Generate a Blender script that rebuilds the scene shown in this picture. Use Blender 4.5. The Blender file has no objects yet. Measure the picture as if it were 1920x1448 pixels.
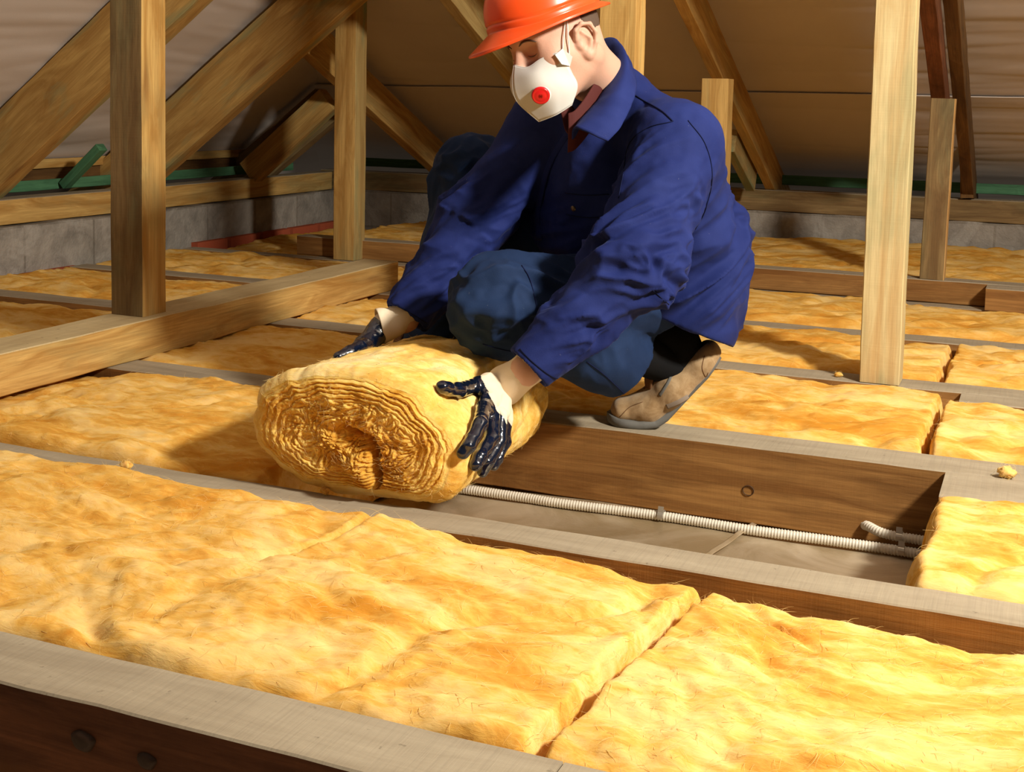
import bpy, math, random
import numpy as np
from mathutils import Vector, Matrix
from mathutils.bvhtree import BVHTree

# ---------------------------------------------------------------- camera, world, lights, exposure
H = .72
F, CX, CY = 2400.0, 960.0, 389.2
YAW, PIT, ROL = .39369, .084506, .020779
cyw, syw, cp, sp_, cr, sr = math.cos(YAW), math.sin(YAW), math.cos(PIT), math.sin(PIT), math.cos(ROL), math.sin(ROL)
_r = np.array([cyw, syw, 0.]); FW = np.array([-syw * cp, cyw * cp, -sp_]); _u = np.cross(_r, FW)
RT = cr * _r + sr * _u; UP = -sr * _r + cr * _u
SC = bpy.context.scene
COL = SC.collection
cam = bpy.data.objects.new('camera', bpy.data.cameras.new('camera'))
COL.objects.link(cam); SC.camera = cam
M = Matrix.Identity(4)
for i in range(3):
    M[i][0] = RT[i]; M[i][1] = UP[i]; M[i][2] = -FW[i]
M[2][3] = H
cam.matrix_world = M
cam.data.sensor_width = 36; cam.data.lens = F / 1920 * 36
cam.data.shift_x = 0; cam.data.shift_y = -(724 - CY) / 1920
cam.data.clip_start = .02
w = bpy.data.worlds.new('world'); SC.world = w; w.use_nodes = True
w.node_tree.nodes['Background'].inputs[0].default_value = (1.0, .86, .70, 1)
w.node_tree.nodes['Background'].inputs[1].default_value = .055
def area(name, loc, tgt, size, power, col):
    l = bpy.data.lights.new(name, 'AREA'); l.shape = 'DISK'; l.size = size; l.energy = power; l.color = col
    o = bpy.data.objects.new(name, l); COL.objects.link(o); o.location = loc
    o.rotation_euler = (Vector(tgt) - Vector(loc)).to_track_quat('-Z', 'Y').to_euler()
    return o
area('offscreen_strobe', (1.65, 1.5, 2.15), (-1.7, 3.1, .1), .34, 195, (1, .93, .80))  # key light: unseen strobe out of frame to the right, not a site lamp
SC.view_settings.view_transform = 'Standard'; SC.view_settings.look = 'None'
SC.view_settings.exposure = 0; SC.view_settings.gamma = 1; SC.view_settings.use_curve_mapping = False

def ray(px, py):
    return RT * (px - CX) / F - UP * (py - CY) / F + FW
def P(px, py, D):                                   # point at distance D in front of the lens
    return ray(px, py) * D + np.array([0, 0, H])
def PY(px, py, Y):
    d = ray(px, py); return d * (Y / d[1]) + np.array([0, 0, H])
def PZ(px, py, z):
    d = ray(px, py); return d * ((z - H) / d[2]) + np.array([0, 0, H])

# ---------------------------------------------------------------- noise
_rng = np.random.RandomState(7)
_perm = _rng.permutation(256); _perm = np.concatenate([_perm, _perm, _perm])
_g = _rng.normal(size=(256, 3)); _g /= np.linalg.norm(_g, axis=1)[:, None]
def perlin(p):
    p = np.asarray(p, float); i = np.floor(p).astype(int); f = p - i; i &= 255
    t = f * f * f * (f * (f * 6 - 15) + 10); out = 0
    for a in (0, 1):
        for b in (0, 1):
            for c in (0, 1):
                h = _perm[_perm[_perm[i[..., 0] + a] + i[..., 1] + b] + i[..., 2] + c]
                g = _g[h]
                d = g[..., 0] * (f[..., 0] - a) + g[..., 1] * (f[..., 1] - b) + g[..., 2] * (f[..., 2] - c)
                out = out + d * (t[..., 0] if a else 1 - t[..., 0]) * (t[..., 1] if b else 1 - t[..., 1]) * (t[..., 2] if c else 1 - t[..., 2])
    return out * 1.6
def fbm(p, o=4, g=.5):
    s = 0; a = 1; p = np.asarray(p, float)
    for k in range(o): s = s + a * perlin(p * 2 ** k + 17.3 * k); a *= g
    return s
def ridged(p, o=3):
    s = 0; a = 1; p = np.asarray(p, float)
    for k in range(o): s = s + a * (1 - 2 * np.abs(perlin(p * 2 ** k + 9.1 * k))); a *= .5
    return s

# ---------------------------------------------------------------- object helpers
def tag(o, label=None, cat=None, group=None, kind=None):
    if label: o['label'] = label
    if cat: o['category'] = cat
    if group: o['group'] = group
    if kind: o['kind'] = kind
    return o
def empty(name, loc, label=None, cat=None, group=None):
    o = bpy.data.objects.new(name, None); COL.objects.link(o); o.location = [float(v) for v in loc]
    o.empty_display_size = .05
    bpy.context.view_layer.update()
    return tag(o, label, cat, group)
def mesh(name, V, Fc, mats, parent=None, smooth=True, mi=None, origin=None):
    V = np.asarray(V, float)
    if origin is None: origin = V.mean(0) if parent is None else np.array(parent.matrix_world.translation)
    origin = np.asarray(origin, float)
    me = bpy.data.meshes.new(name)
    if isinstance(Fc, np.ndarray) and Fc.ndim == 2:
        k = Fc.shape[1]; n = len(Fc)
        me.vertices.add(len(V)); me.vertices.foreach_set('co', (V - origin).astype(np.float32).ravel())
        me.loops.add(n * k); me.loops.foreach_set('vertex_index', Fc.astype(np.int32).ravel())
        me.polygons.add(n); me.polygons.foreach_set('loop_start', np.arange(n, dtype=np.int32) * k)
        me.polygons.foreach_set('loop_total', np.full(n, k, np.int32))
        me.update(calc_edges=True); me.validate()
    else:
        me.from_pydata((V - origin).tolist(), [], [list(map(int, f)) for f in Fc]); me.update()
    if not isinstance(mats, (list, tuple)): mats = [mats]
    for m in mats: me.materials.append(m)
    if mi is not None: me.polygons.foreach_set('material_index', np.asarray(mi, np.int32))
    if smooth: me.polygons.foreach_set('use_smooth', np.ones(len(me.polygons), bool))
    o = bpy.data.objects.new(name, me); COL.objects.link(o)
    if parent is not None:
        o.parent = parent
        pw = parent.matrix_world.translation
        o.location = [float(origin[i] - pw[i]) for i in range(3)]
        bpy.context.view_layer.update()
    else: o.location = [float(v) for v in origin]
    bpy.context.view_layer.update()
    return o
def grid_faces(nu, nv, wrap_u=False, wrap_v=False, flip=False):
    iu = np.arange(nu if wrap_u else nu - 1); iv = np.arange(nv if wrap_v else nv - 1)
    a, b = np.meshgrid(iu, iv, indexing='ij'); a2 = (a + 1) % nu; b2 = (b + 1) % nv
    q = np.stack([a * nv + b, a2 * nv + b, a2 * nv + b2, a * nv + b2], -1).reshape(-1, 4)
    return q[:, ::-1].copy() if flip else q
def unit(v):
    v = np.asarray(v, float); return v / (np.linalg.norm(v, axis=-1, keepdims=True) + 1e-12)
def frames(pts, ref=(0, 0, 1)):
    pts = np.asarray(pts, float); T = unit(np.gradient(pts, axis=0)); N = []
    n = np.cross(np.cross(T[0], ref), T[0]); n = unit(n)
    for t in T:
        n = unit(n - t * (n @ t)); N.append(n)
    N = np.array(N); return T, N, np.cross(T, N)
def spline(pts, n):                                  # Catmull-Rom through the points
    pts = np.asarray(pts, float); k = len(pts)
    e = np.vstack([2 * pts[0] - pts[1], pts, 2 * pts[-1] - pts[-2]])
    t = np.linspace(0, k - 1 - 1e-9, n); i = t.astype(int); f = (t - i)[:, None]
    a, b, c, d = e[i], e[i + 1], e[i + 2], e[i + 3]
    return .5 * ((2 * b) + (c - a) * f + (2 * a - 5 * b + 4 * c - d) * f * f + (3 * b - a - 3 * c + d) * f ** 3)
def tube_geo(pts, rad, nseg=10, sx=1.0):
    pts = np.asarray(pts, float); T, N, B = frames(pts); rad = np.broadcast_to(rad, (len(pts),))
    a = np.linspace(0, 2 * np.pi, nseg, endpoint=False)
    ring = N[:, None] * np.cos(a)[None, :, None] + B[:, None] * (np.sin(a) * sx)[None, :, None]
    V = (pts[:, None] + ring * rad[:, None, None]).reshape(-1, 3)
    Fq = [list(f) for f in grid_faces(len(pts), nseg, wrap_v=True)]
    Fq.append(list(range(nseg))); Fq.append([(len(pts) - 1) * nseg + k for k in range(nseg)][::-1])
    return V, Fq
def merge(gs):
    V = []; Fs = []; n = 0
    for v, f in gs:
        V.append(np.asarray(v)); Fs += [[int(i) + n for i in q] for q in f]; n += len(v)
    return np.vstack(V), Fs

# ---------------------------------------------------------------- materials
class NT:
    def __init__(s, name):
        s.m = bpy.data.materials.new(name); s.m.use_nodes = True; s.t = s.m.node_tree; s.n = s.t.nodes; s.l = s.t.links
        s.b = s.n['Principled BSDF']; s.out = s.n['Material Output']
    def node(s, ty, **k):
        n = s.n.new(ty)
        for a, v in k.items():
            if a in n.inputs: s.put(n.inputs[a], v)
            else: setattr(n, a, v)
        return n
    def put(s, i, v):
        if isinstance(v, bpy.types.NodeSocket): s.l.new(v, i)
        else: i.default_value = v
    def coord(s, scale=(1, 1, 1), rnd=True, rot=(0, 0, 0)):
        tc = s.node('ShaderNodeTexCoord'); v = tc.outputs['Object']
        if rnd:
            oi = s.node('ShaderNodeObjectInfo')
            mu = s.node('ShaderNodeMath', operation='MULTIPLY'); s.put(mu.inputs[0], oi.outputs['Random']); mu.inputs[1].default_value = 37.
            ad = s.node('ShaderNodeVectorMath', operation='ADD'); s.l.new(v, ad.inputs[0]); s.l.new(mu.outputs[0], ad.inputs[1]); v = ad.outputs[0]
        mp = s.node('ShaderNodeMapping'); s.l.new(v, mp.inputs['Vector']); mp.inputs['Scale'].default_value = scale; mp.inputs['Rotation'].default_value = rot
        return mp.outputs[0]
    def noise(s, vec, scale, detail=4, rough=.55, dist=0.):
        n = s.node('ShaderNodeTexNoise'); s.l.new(vec, n.inputs['Vector']); n.inputs['Scale'].default_value = scale
        n.inputs['Detail'].default_value = detail; n.inputs['Roughness'].default_value = rough; n.inputs['Distortion'].default_value = dist
        return n.outputs['Fac']
    def ramp(s, fac, stops, interp='LINEAR'):
        r = s.node('ShaderNodeValToRGB'); s.l.new(fac, r.inputs[0]); r.color_ramp.interpolation = interp
        e = r.color_ramp.elements
        while len(e) < len(stops): e.new(.5)
        for k, (p, c) in enumerate(stops):
            e[k].position = p; e[k].color = (c, c, c, 1) if not isinstance(c, (tuple, list)) else (*c, 1)
        return r.outputs[0]
    def mix(s, f, a, b, mode='MIX'):
        m = s.node('ShaderNodeMix', data_type='RGBA', blend_type=mode)
        s.put(m.inputs[0], f)
        for i, v in ((6, a), (7, b)):
            s.put(m.inputs[i], (*v, 1) if isinstance(v, (tuple, list)) and len(v) == 3 else v)
        return m.outputs[2]
    def math(s, op, a, b=0.):
        m = s.node('ShaderNodeMath', operation=op); s.put(m.inputs[0], a); s.put(m.inputs[1], b); return m.outputs[0]
    def bump(s, h, strength, dist, prev=None):
        b = s.node('ShaderNodeBump'); s.l.new(h, b.inputs['Height']); b.inputs['Strength'].default_value = strength; b.inputs['Distance'].default_value = dist
        if prev is not None: s.l.new(prev, b.inputs['Normal'])
        return b.outputs[0]
    def fin(s, col, rough=.7, nrm=None, spec=.3, **k):
        s.put(s.b.inputs['Base Color'], (*col, 1) if isinstance(col, (tuple, list)) and len(col) == 3 else col)
        s.put(s.b.inputs['Roughness'], rough); s.b.inputs['Specular IOR Level'].default_value = spec
        if nrm is not None: s.l.new(nrm, s.b.inputs['Normal'])
        for a, v in k.items(): s.put(s.b.inputs[a.replace('_', ' ')], v)
        return s.m
def wood(name, light, dark, green=0., dirt=0., knots=.5, saw=.25, rough=.75, redk=(.16, .06, .02)):
    t = NT(name); c = t.coord((1, 1, 1))
    warp = t.noise(t.coord((1.1, 6, 6)), 1.0, 2)
    st = t.coord((.55, 9, 9))
    wv = t.node('ShaderNodeVectorMath', operation='ADD'); t.l.new(st, wv.inputs[0]); t.l.new(t.math('MULTIPLY', warp, 2.4), wv.inputs[1])
    g1 = t.noise(wv.outputs[0], 2.2, 5, .6, .4)
    g2 = t.noise(t.coord((1.5, 60, 60)), 3, 4, .7)
    col = t.mix(t.ramp(g1, [(.36, 0.), (.62, 1.)]), dark, light)
    col = t.mix(t.math('MULTIPLY', t.ramp(g2, [(.4, 1.), (.6, 0.)]), .35), col, tuple(v * .62 for v in dark))
    if green:
        gn = t.noise(t.coord((1.2, 5, 5)), 1.7, 4, .6, .5)
        col = t.mix(t.math('MULTIPLY', t.ramp(gn, [(.5, 0.), (.66, 1.)]), green), col, (.16, .24, .13))
    if dirt:
        dn = t.noise(t.coord((2, 6, 6)), 2.3, 6, .65, .6)
        col = t.mix(t.math('MULTIPLY', t.ramp(dn, [(.45, 0.), (.72, 1.)]), dirt), col, tuple(v * .35 for v in dark))
    if knots:
        vo = t.node('ShaderNodeTexVoronoi'); t.l.new(t.coord((1.6, 7, 7)), vo.inputs['Vector']); vo.inputs['Scale'].default_value = 1.; vo.inputs['Randomness'].default_value = 1.
        k = t.ramp(vo.outputs['Distance'], [(.05, 1.), (.085, .75), (.12, .25), (.2, 0.)])
        col = t.mix(t.math('MULTIPLY', k, knots), col, redk)
    sw = t.noise(t.coord((260, 6, 6)), 1., 3, .7)
    h = t.math('ADD', t.math('MULTIPLY', g2, .6), t.math('MULTIPLY', sw, saw))
    return t.fin(col, rough, t.bump(h, .5, .0025), .25)
def greytop(name, a=(.40, .335, .24), b=(.28, .225, .155)):
    t = NT(name)
    n = t.noise(t.coord((1.5, 10, 10)), 2, 6, .65, .4)
    saw = t.noise(t.coord((170, 5, 5)), 1., 3, .7)
    sp = t.noise(t.coord((30, 30, 30)), 2, 3)
    col = t.mix(t.ramp(n, [(.3, 0.), (.7, 1.)]), b, a)
    col = t.mix(t.math('MULTIPLY', t.ramp(saw, [(.38, 1.), (.5, 0.)]), .16), col, (.2, .165, .125))
    col = t.mix(t.math('MULTIPLY', t.ramp(sp, [(.68, 0.), (.74, 1.)]), .5), col, (.12, .09, .06))
    return t.fin(col, .85, t.bump(t.math('ADD', t.math('MULTIPLY', saw, .5), n), .5, .002), .15)
def wool(name, pale=(.84, .57, .215), mid=(.74, .41, .09), deep=(.58, .245, .03), sc=1., fine=1., sss=.35, stretch=(.55, 1, 1)):
    t = NT(name)
    c = t.coord(tuple(v * sc for v in stretch))
    n1 = t.noise(c, 5.5, 5, .6, 1.4)
    n2 = t.noise(t.coord(tuple(v * sc for v in (.6, 1.3, 1.3)), rot=(0, 0, .35)), 17, 5, .65, 1.2)
    n3 = t.noise(t.coord((.35, 1.6, 1.6), rot=(0, .1, -.25)), 80, 4, .7, .6)
    n0 = t.noise(t.coord(tuple(v * sc for v in (.8, 1.2, 1.2)), rot=(0, 0, -.4)), 2.6, 3, .5, .8)
    f = t.math('ADD', t.math('MULTIPLY', n1, .46), t.math('ADD', t.math('MULTIPLY', n2, .28), t.math('ADD', t.math('MULTIPLY', n3, .10), t.math('MULTIPLY', n0, .16))))
    col = t.ramp(f, [(.395, deep), (.455, tuple((a + b) / 2 for a, b in zip(mid, deep))), (.495, mid), (.54, tuple((a * .45 + b * .55) for a, b in zip(mid, pale))), (.60, pale)])
    h = t.math('ADD', t.math('MULTIPLY', n2, .8), t.math('MULTIPLY', n3, .35 * fine))
    nf = t.noise(t.coord((.5, 1.5, 1.5), rot=(0, 0, .8)), 260, 3, .7, .5)
    b1 = t.bump(h, .4, .007); b2 = t.bump(nf, .2 * fine, .0015, b1)
    return t.fin(col, 1., b2, .0, Subsurface_Weight=sss, Subsurface_Radius=(1., .55, .18, ), Subsurface_Scale=.014)
def cloth(name, c, c2, spec=.12, sheen=.06):
    t = NT(name); n = t.noise(t.coord((1, 1, 1), rnd=False), 9, 4, .6, .4)
    wv = t.noise(t.coord((1, 1, 1), rnd=False), 420, 2, .6)
    col = t.mix(t.ramp(n, [(.35, 0.), (.7, 1.)]), c, c2)
    dust = t.noise(t.coord((1, 1, 1), rnd=False), 130, 3, .8)
    col = t.mix(t.ramp(dust, [(.70, 0.), (.80, .35)]), col, (.35, .36, .45))
    return t.fin(col, .78, t.bump(wv, .35, .0008), spec, Sheen_Weight=sheen, Sheen_Roughness=.35, Sheen_Tint=(.4, .5, 1, 1))
def plain(name, c, rough=.6, spec=.4, bump=0, bs=200, **k):
    t = NT(name); n = None
    nn = t.noise(t.coord((1, 1, 1), rnd=False), bs, 3)
    if bump: n = t.bump(nn, .5, bump)
    col = t.mix(t.math('MULTIPLY', nn, .22), c, tuple(v * .7 for v in c))
    return t.fin(col, rough, n, spec, **k)

PINE = wood('pine_yellow', (.66, .42, .14), (.43, .225, .055), green=.25)
PINEG = wood('pine_greenish', (.50, .36, .14), (.34, .21, .07), green=.75, knots=.6)
PALE = wood('pine_pale', (.62, .51, .27), (.55, .38, .17), green=.35, knots=.3)
ORNG = wood('pine_orange', (.66, .40, .155), (.52, .27, .085), green=.0, knots=.6)
BROWN = wood('timber_brown', (.37, .185, .055), (.21, .09, .022), dirt=.3, knots=.7, saw=.3)
BROWNL = wood('timber_light_brown', (.52, .29, .095), (.36, .18, .045), dirt=.2, knots=.5, saw=.5)
DARK = wood('timber_dark', (.20, .10, .03), (.10, .045, .014), dirt=.5, knots=.6, saw=.5)
RED = wood('timber_redbrown', (.24, .085, .035), (.12, .04, .016), dirt=.6, knots=.9, saw=.25)
ROUGH = wood('pine_weathered', (.30, .20, .085), (.17, .10, .04), dirt=.4, knots=.5, green=.2)
RAFT = wood('rafter_pine', (.55, .34, .105), (.36, .19, .05), green=.55, knots=.5)
GREY = greytop('dusty_sawn_top')
GREEN = wood('treated_green', (.10, .26, .13), (.05, .14, .07), dirt=.3, knots=0)
WOOL = wool('glass_wool'); WOOLR = wool('glass_wool_roll', pale=(.95, .74, .36), mid=(.88, .58, .17), deep=(.70, .36, .06), sc=.8, stretch=(1, .6, 1))
WOOLE = wool('glass_wool_cut_end', pale=(.92, .64, .20), mid=(.80, .46, .09), deep=(.58, .26, .03), sc=2.2, stretch=(1, 1, 1))
FIB = plain('wool_fibre', (.93, .68, .28), .8, .2)

# ---------------------------------------------------------------- timber
def beam(name, a, b, w, h, mats, label=None, cat=None, group=None, ref=(0, 0, 1), jit=.0016, parent=None, seed=0, kind=None, bow=0., ch=.0025, step=.05):
    """a,b: ends of the centre line; w across, h along ref. mats = (sides, top, front(-y), ends)"""
    a = np.asarray(a, float); b = np.asarray(b, float); L = np.linalg.norm(b - a); x = (b - a) / L
    z = unit(np.asarray(ref, float) - x * (np.asarray(ref, float) @ x)); y = np.cross(z, x)
    n = max(3, int(L / step)); s = np.linspace(-L / 2, L / 2, n)
    c = ch; W = w / 2; Hh = h / 2
    ring = np.array([(-W + c, -Hh), (W - c, -Hh), (W, -Hh + c), (W, Hh - c), (W - c, Hh), (-W + c, Hh), (-W, Hh - c), (-W, -Hh + c)])
    V = np.zeros((n, 8, 3)); V[:, :, 0] = s[:, None]; V[:, :, 1:] = ring[None]
    q = V.reshape(-1, 3) * np.array([6, 14, 14]) + seed * 3.7 + 50
    q2 = V.reshape(-1, 3) * np.array([30, 14, 14]) + seed * 5.1 + 50
    D = np.stack([np.zeros(len(q)), perlin(q) + .4 * perlin(q2), perlin(q + 31) + .4 * perlin(q2 + 11)], -1) * jit
    V = V.reshape(-1, 3) + D
    V[:, 1] += bow * (1 - (V[:, 0] / (L / 2)) ** 2)
    Fq = []; mi = []
    for i in range(n - 1):
        for k in range(8):
            k2 = (k + 1) % 8
            Fq.append((i * 8 + k, (i + 1) * 8 + k, (i + 1) * 8 + k2, i * 8 + k2)); mi.append({4: 1, 3: 1, 6: 2, 7: 2, 5: 1}.get(k, 0))
    Fq.append(tuple(range(8))); mi.append(3); Fq.append(tuple((n - 1) * 8 + k for k in range(8))[::-1]); mi.append(3)
    Fq = [f[::-1] for f in Fq]
    if not isinstance(mats, (list, tuple)): mats = [mats] * 4
    mats = list(mats) + [mats[0]] * (4 - len(mats))
    o = mesh(name, V, Fq, mats, parent=None, smooth=False, mi=mi, origin=(0, 0, 0))
    Mx = Matrix.Identity(4)
    for i in range(3):
        Mx[i][0] = x[i]; Mx[i][1] = y[i]; Mx[i][2] = z[i]; Mx[i][3] = (a[i] + b[i]) / 2
    if parent is not None:
        o.parent = parent; o.matrix_world = Mx
    else: o.matrix_world = Mx
    bpy.context.view_layer.update()
    return tag(o, label, cat, group, kind)

FZ = -.165
def joist(x0, x1, y0, y1, label, mats, z1=0., z0=FZ, seed=0, group=None, name='floor_joist', y0b=None):
    yc = (y0 + y1) / 2; yb = yc if y0b is None else y0b
    return beam(name, (x0, yc, (z0 + z1) / 2), (x1, yb, (z0 + z1) / 2), y1 - y0, z1 - z0, mats, label, 'joist', group, seed=seed)
JM = (BROWN, GREY, BROWN, GREY)
j1 = joist(-1.75, -.452, 1.155, 1.268, 'nearest floor joist across the bottom left corner, grey sawn top and red-brown knotty side', (RED, GREY, RED, GREY), seed=1)
joist(-.450, 1.1, 1.155, 1.268, 'short length of grey joist at the bottom edge, butted right of the nearest joist', (RED, GREY, RED, GREY), seed=2)
joist(-3.66, 1.1, 1.880, 1.966, 'long grey-topped floor joist in front of the insulation roll', JM, seed=3, y0b=1.931)
joist(-3.66, 1.1, 2.640, 2.755, 'wide floor joist under the brown shoe, its knotty side bare above the open bay', (BROWNL, GREY, BROWN, GREY), seed=4)
joist(-.150, 1.1, 2.462, 2.638, 'stub of joist doubled in front of the shoe joist, at the right edge', (BROWN, GREY, ORNG, GREY), seed=5)
joist(-3.66, 1.1, 3.400, 3.508, 'floor joist carrying the pale foreground post at the right', JM, seed=6)
joist(-.165, 1.1, 3.300, 3.398, 'joist piece lapped along the post-bearing joist at the right edge', JM, seed=7)
joist(-3.66, 1.1, 4.105, 4.212, 'floor joist one bay behind the pale foreground post', JM, seed=8)
joist(-3.66, 1.1, 4.850, 4.934, 'rear floor joist directly in front of the low back beam', JM, seed=9)
joist(-3.66, 1.1, 5.62, 5.70, 'hindmost floor joist buried behind the low back beam', JM, z1=-.03, seed=10)
# knots on the nearest joist
KN = plain('dark_knot', (.05, .022, .010), .6, .4, .003, 60)
for px, py, rr in ((155, 1391, .016), (275, 1428, .0125)):
    p = PY(px, py, 1.1535); a = np.linspace(0, 2 * np.pi, 22, endpoint=False); V = [p + [0, -.004, 0]]
    for r_, dy in ((.45, -.0045), (.8, -.0035), (1, 0), (1.02, .004)):
        for t_ in a: V.append(p + [math.cos(t_) * rr * r_ * (1.05 + .14 * math.sin(3 * t_)), dy, math.sin(t_) * rr * .8 * r_ * (1 + .1 * math.cos(2 * t_ + 1))])
    Fk = [(0, 1 + k, 1 + (k + 1) % 22) for k in range(22)]
    for q in range(3):
        for k in range(22): Fk.append((1 + q * 22 + k, 1 + (q + 1) * 22 + k, 1 + (q + 1) * 22 + (k + 1) % 22, 1 + q * 22 + (k + 1) % 22))
    o = mesh('knot', V, Fk, KN); o.parent = j1; o.matrix_parent_inverse = j1.matrix_world.inverted()
p = PY(1403, 920, 2.6395); a = np.linspace(0, 2 * np.pi, 40)
V, Fq = tube_geo(np.array([p + [math.cos(t) * .0115, -.0004, math.sin(t) * .0105] for t in a]), .0009, 6)
js = bpy.data.objects['floor_joist.003']; o = mesh('knot', V, Fq, KN); o.parent = js; o.matrix_parent_inverse = js.matrix_world.inverted()
def nail(px, py, z, parent_name=None, par=None, r_=.003):
    p = PZ(px, py, z); V, Fq = tube_geo(np.array([p + [0, 0, -.006], p + [0, 0, .0012]]), r_, 10)
    o = mesh('nail_head', V, Fq, KN); o.parent = par; o.matrix_parent_inverse = par.matrix_world.inverted()
nail(307, 1303, 0, par=j1, r_=.0032); nail(105, 1259, 0, par=j1, r_=.0022)

# lying beams
crossb = beam('timber_beam', (-2.298, 1.92, .052), (-2.296, 4.245, .052), .150, .103, (PINE, GREY, PINE, PINE), 'pine beam lying across the joists under the left foreground post, its cut end near the knee', 'beam', seed=11, jit=.002)
crossb.data.materials[1] = greytop('dusty_pine_top', (.60, .47, .26), (.42, .31, .16))
beam('timber_beam', (-3.10, 4.985, .043), (.9, 4.985, .043), .095, .084, (BROWN, GREY, BROWN, BROWN), 'low brown beam lying along the rear joist behind the worker', 'beam', seed=12)
beam('timber_beam', (-.17, 4.88, .043), (.9, 4.86, .043), .10, .083, (BROWN, GREY, BROWN, BROWN), 'short brown beam end lying in front of the low back beam at the right edge', 'beam', seed=13)
# posts
PR = (1, 0, 0)
def post(x0, x1, y0, y1, z0, z1, mats, label, seed, dx=0., dy=0., jit=.0016, group=None):
    return beam('timber_post', ((x0 + x1) / 2, (y0 + y1) / 2, z0), ((x0 + x1) / 2 + dx, (y0 + y1) / 2 + dy, z1), y1 - y0, x1 - x0, mats, label, 'post', group, ref=PR, seed=seed, jit=jit)
# local z = +X (top slot faces +X); local y = z x x = (+X) x (+Z) = -Y : "side +y" is the -Y face (slot 0)
post(-2.366, -2.256, 2.815, 2.915, .104, 1.58, (ROUGH, PINE, PINE, PINE), 'thick pine post in the left foreground standing on the cross beam', 21)
post(-2.868, -2.762, 4.958 - .095, 4.958, .002, 1.16, (PINE, PINEG, PINE, PINE), 'slim pine post behind and left of the worker, beyond the end of the cross beam', 22)
post(-.420, -.318, 3.400, 3.492, .002, 1.66, (PALE, PALE, PALE, PALE), 'pale rough-sawn post in the right foreground standing on a joist', 23, dx=.0, jit=.0022)
post(-1.166, -1.058, 3.41, 3.50, .002, 1.66, (PINE, PINE, PINE, PINE), 'pine post directly behind the worker beside his raised collar', 24)
post(-1.240, -1.135, 4.865, 4.96, .086, .815, (PINE, PINE, PINE, PINE), 'short pine post behind the worker\'s back, its top under a sloping rafter', 25)
beam('timber_post', (-.365, 4.985, .086), (-.355, 4.985, .755), .085, .085, (ROUGH, ORNG, PINE, PINE), 'leaning lower post standing on the low back beam at the right', 'post', ref=PR, seed=26)
beam('roof_strut', (-.388, 5.40, .70), (-.380, 3.65, .70 + 1.75 * .4411), .055, .10, (RED, RED, RED, RED), 'dark red-brown strut ending at the top of the leaning lower post', 'strut', seed=27)
beam('timber_post', (-.330, 6.40, .30), (-.385, 6.40, 1.22), .06, .058, (DARK, DARK, RED, RED), 'narrow dark post standing on the back wall plate at the right, lit membrane beside it', 'post', ref=PR, seed=28)
# rafters, left slope (rise along +X at 37.4 deg)
S1 = math.tan(math.radians(37.4))
def rafterL(y, z_at, depth, thick, label, mats, seed, x0=-4.35, x1=.4, zo=.0):
    zc = z_at + depth / 2
    return beam('rafter', (x0, y, zc + (x0 + 3.75) * S1), (x1, y, zc + (x1 + 3.75) * S1), thick, depth * math.cos(math.radians(37.4)), mats, label, 'rafter', seed=seed)
RG = 'rafters'
rafterL(3.86, .335, .295, .09, 'thick green-stained rafter rising behind the left foreground post from the left edge', (RAFT, RAFT, RAFT, RAFT), 31, x1=-2.55)
rafterL(4.76, .300, .300, .09, 'thick pine rafter rising from behind the left post to the slim middle post', (RAFT, RAFT, RAFT, RAFT), 32, x1=-2.74)
rafterL(5.83, .330, .255, .08, 'dim rafter low in the far left corner, left of the slim middle post', (ROUGH, ROUGH, ROUGH, ROUGH), 33, x1=-3.47)
beam('roof_strut', (-3.80, 5.60, .31), (-3.33, 5.60, .70), .07, .13, (RAFT, RAFT, RAFT, PINE), 'short strut with a square-cut upper end leaning along the dim corner rafter', 'strut', seed=34)
# rafters, back slope (rise toward the camera at 23.8 deg)
S2 = math.tan(math.radians(23.8))
def rafterB(x, depth, thick, label, mats, seed, y0=6.95, y1=2.2, z_at=.325):
    zc = z_at + depth / 2
    return beam('rafter', (x, y0, zc + (6.35 - y0) * S2), (x, y1, zc + (6.35 - y1) * S2), thick, depth * math.cos(math.radians(23.8)), mats, label, 'rafter', seed=seed)
rafterB(-1.265, .165, .05, 'pine rafter slanting from the top down to the back wall plate right of the worker', (PINE, PINE, PINE, PINE), 35)
rafterB(-3.13, .185, .06, 'pine rafter slanting down right of the slim middle post to the corner', (PINE, PINE, PINE, PINE), 36, y1=4.9)
rafterB(-2.21, .165, .055, 'greenish rafter slanting behind the orange hard hat from the top edge', (PINEG, PINEG, PINEG, PINEG), 37)
rafterB(-.325, .16, .05, 'narrow dark rafter at the far right, seen nearly end on above the back wall plate', (DARK, DARK, ROUGH, RED), 39, y1=3.62)
beam('roof_strut', (-1.325, 6.25, .345), (-1.325, 5.78, .345 + .47 * S2), .045, .11, (PINEG, PINEG, PINEG, PINEG), 'thin strut fixed along the left side of the rafter right of the worker', 'strut', seed=38)
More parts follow.
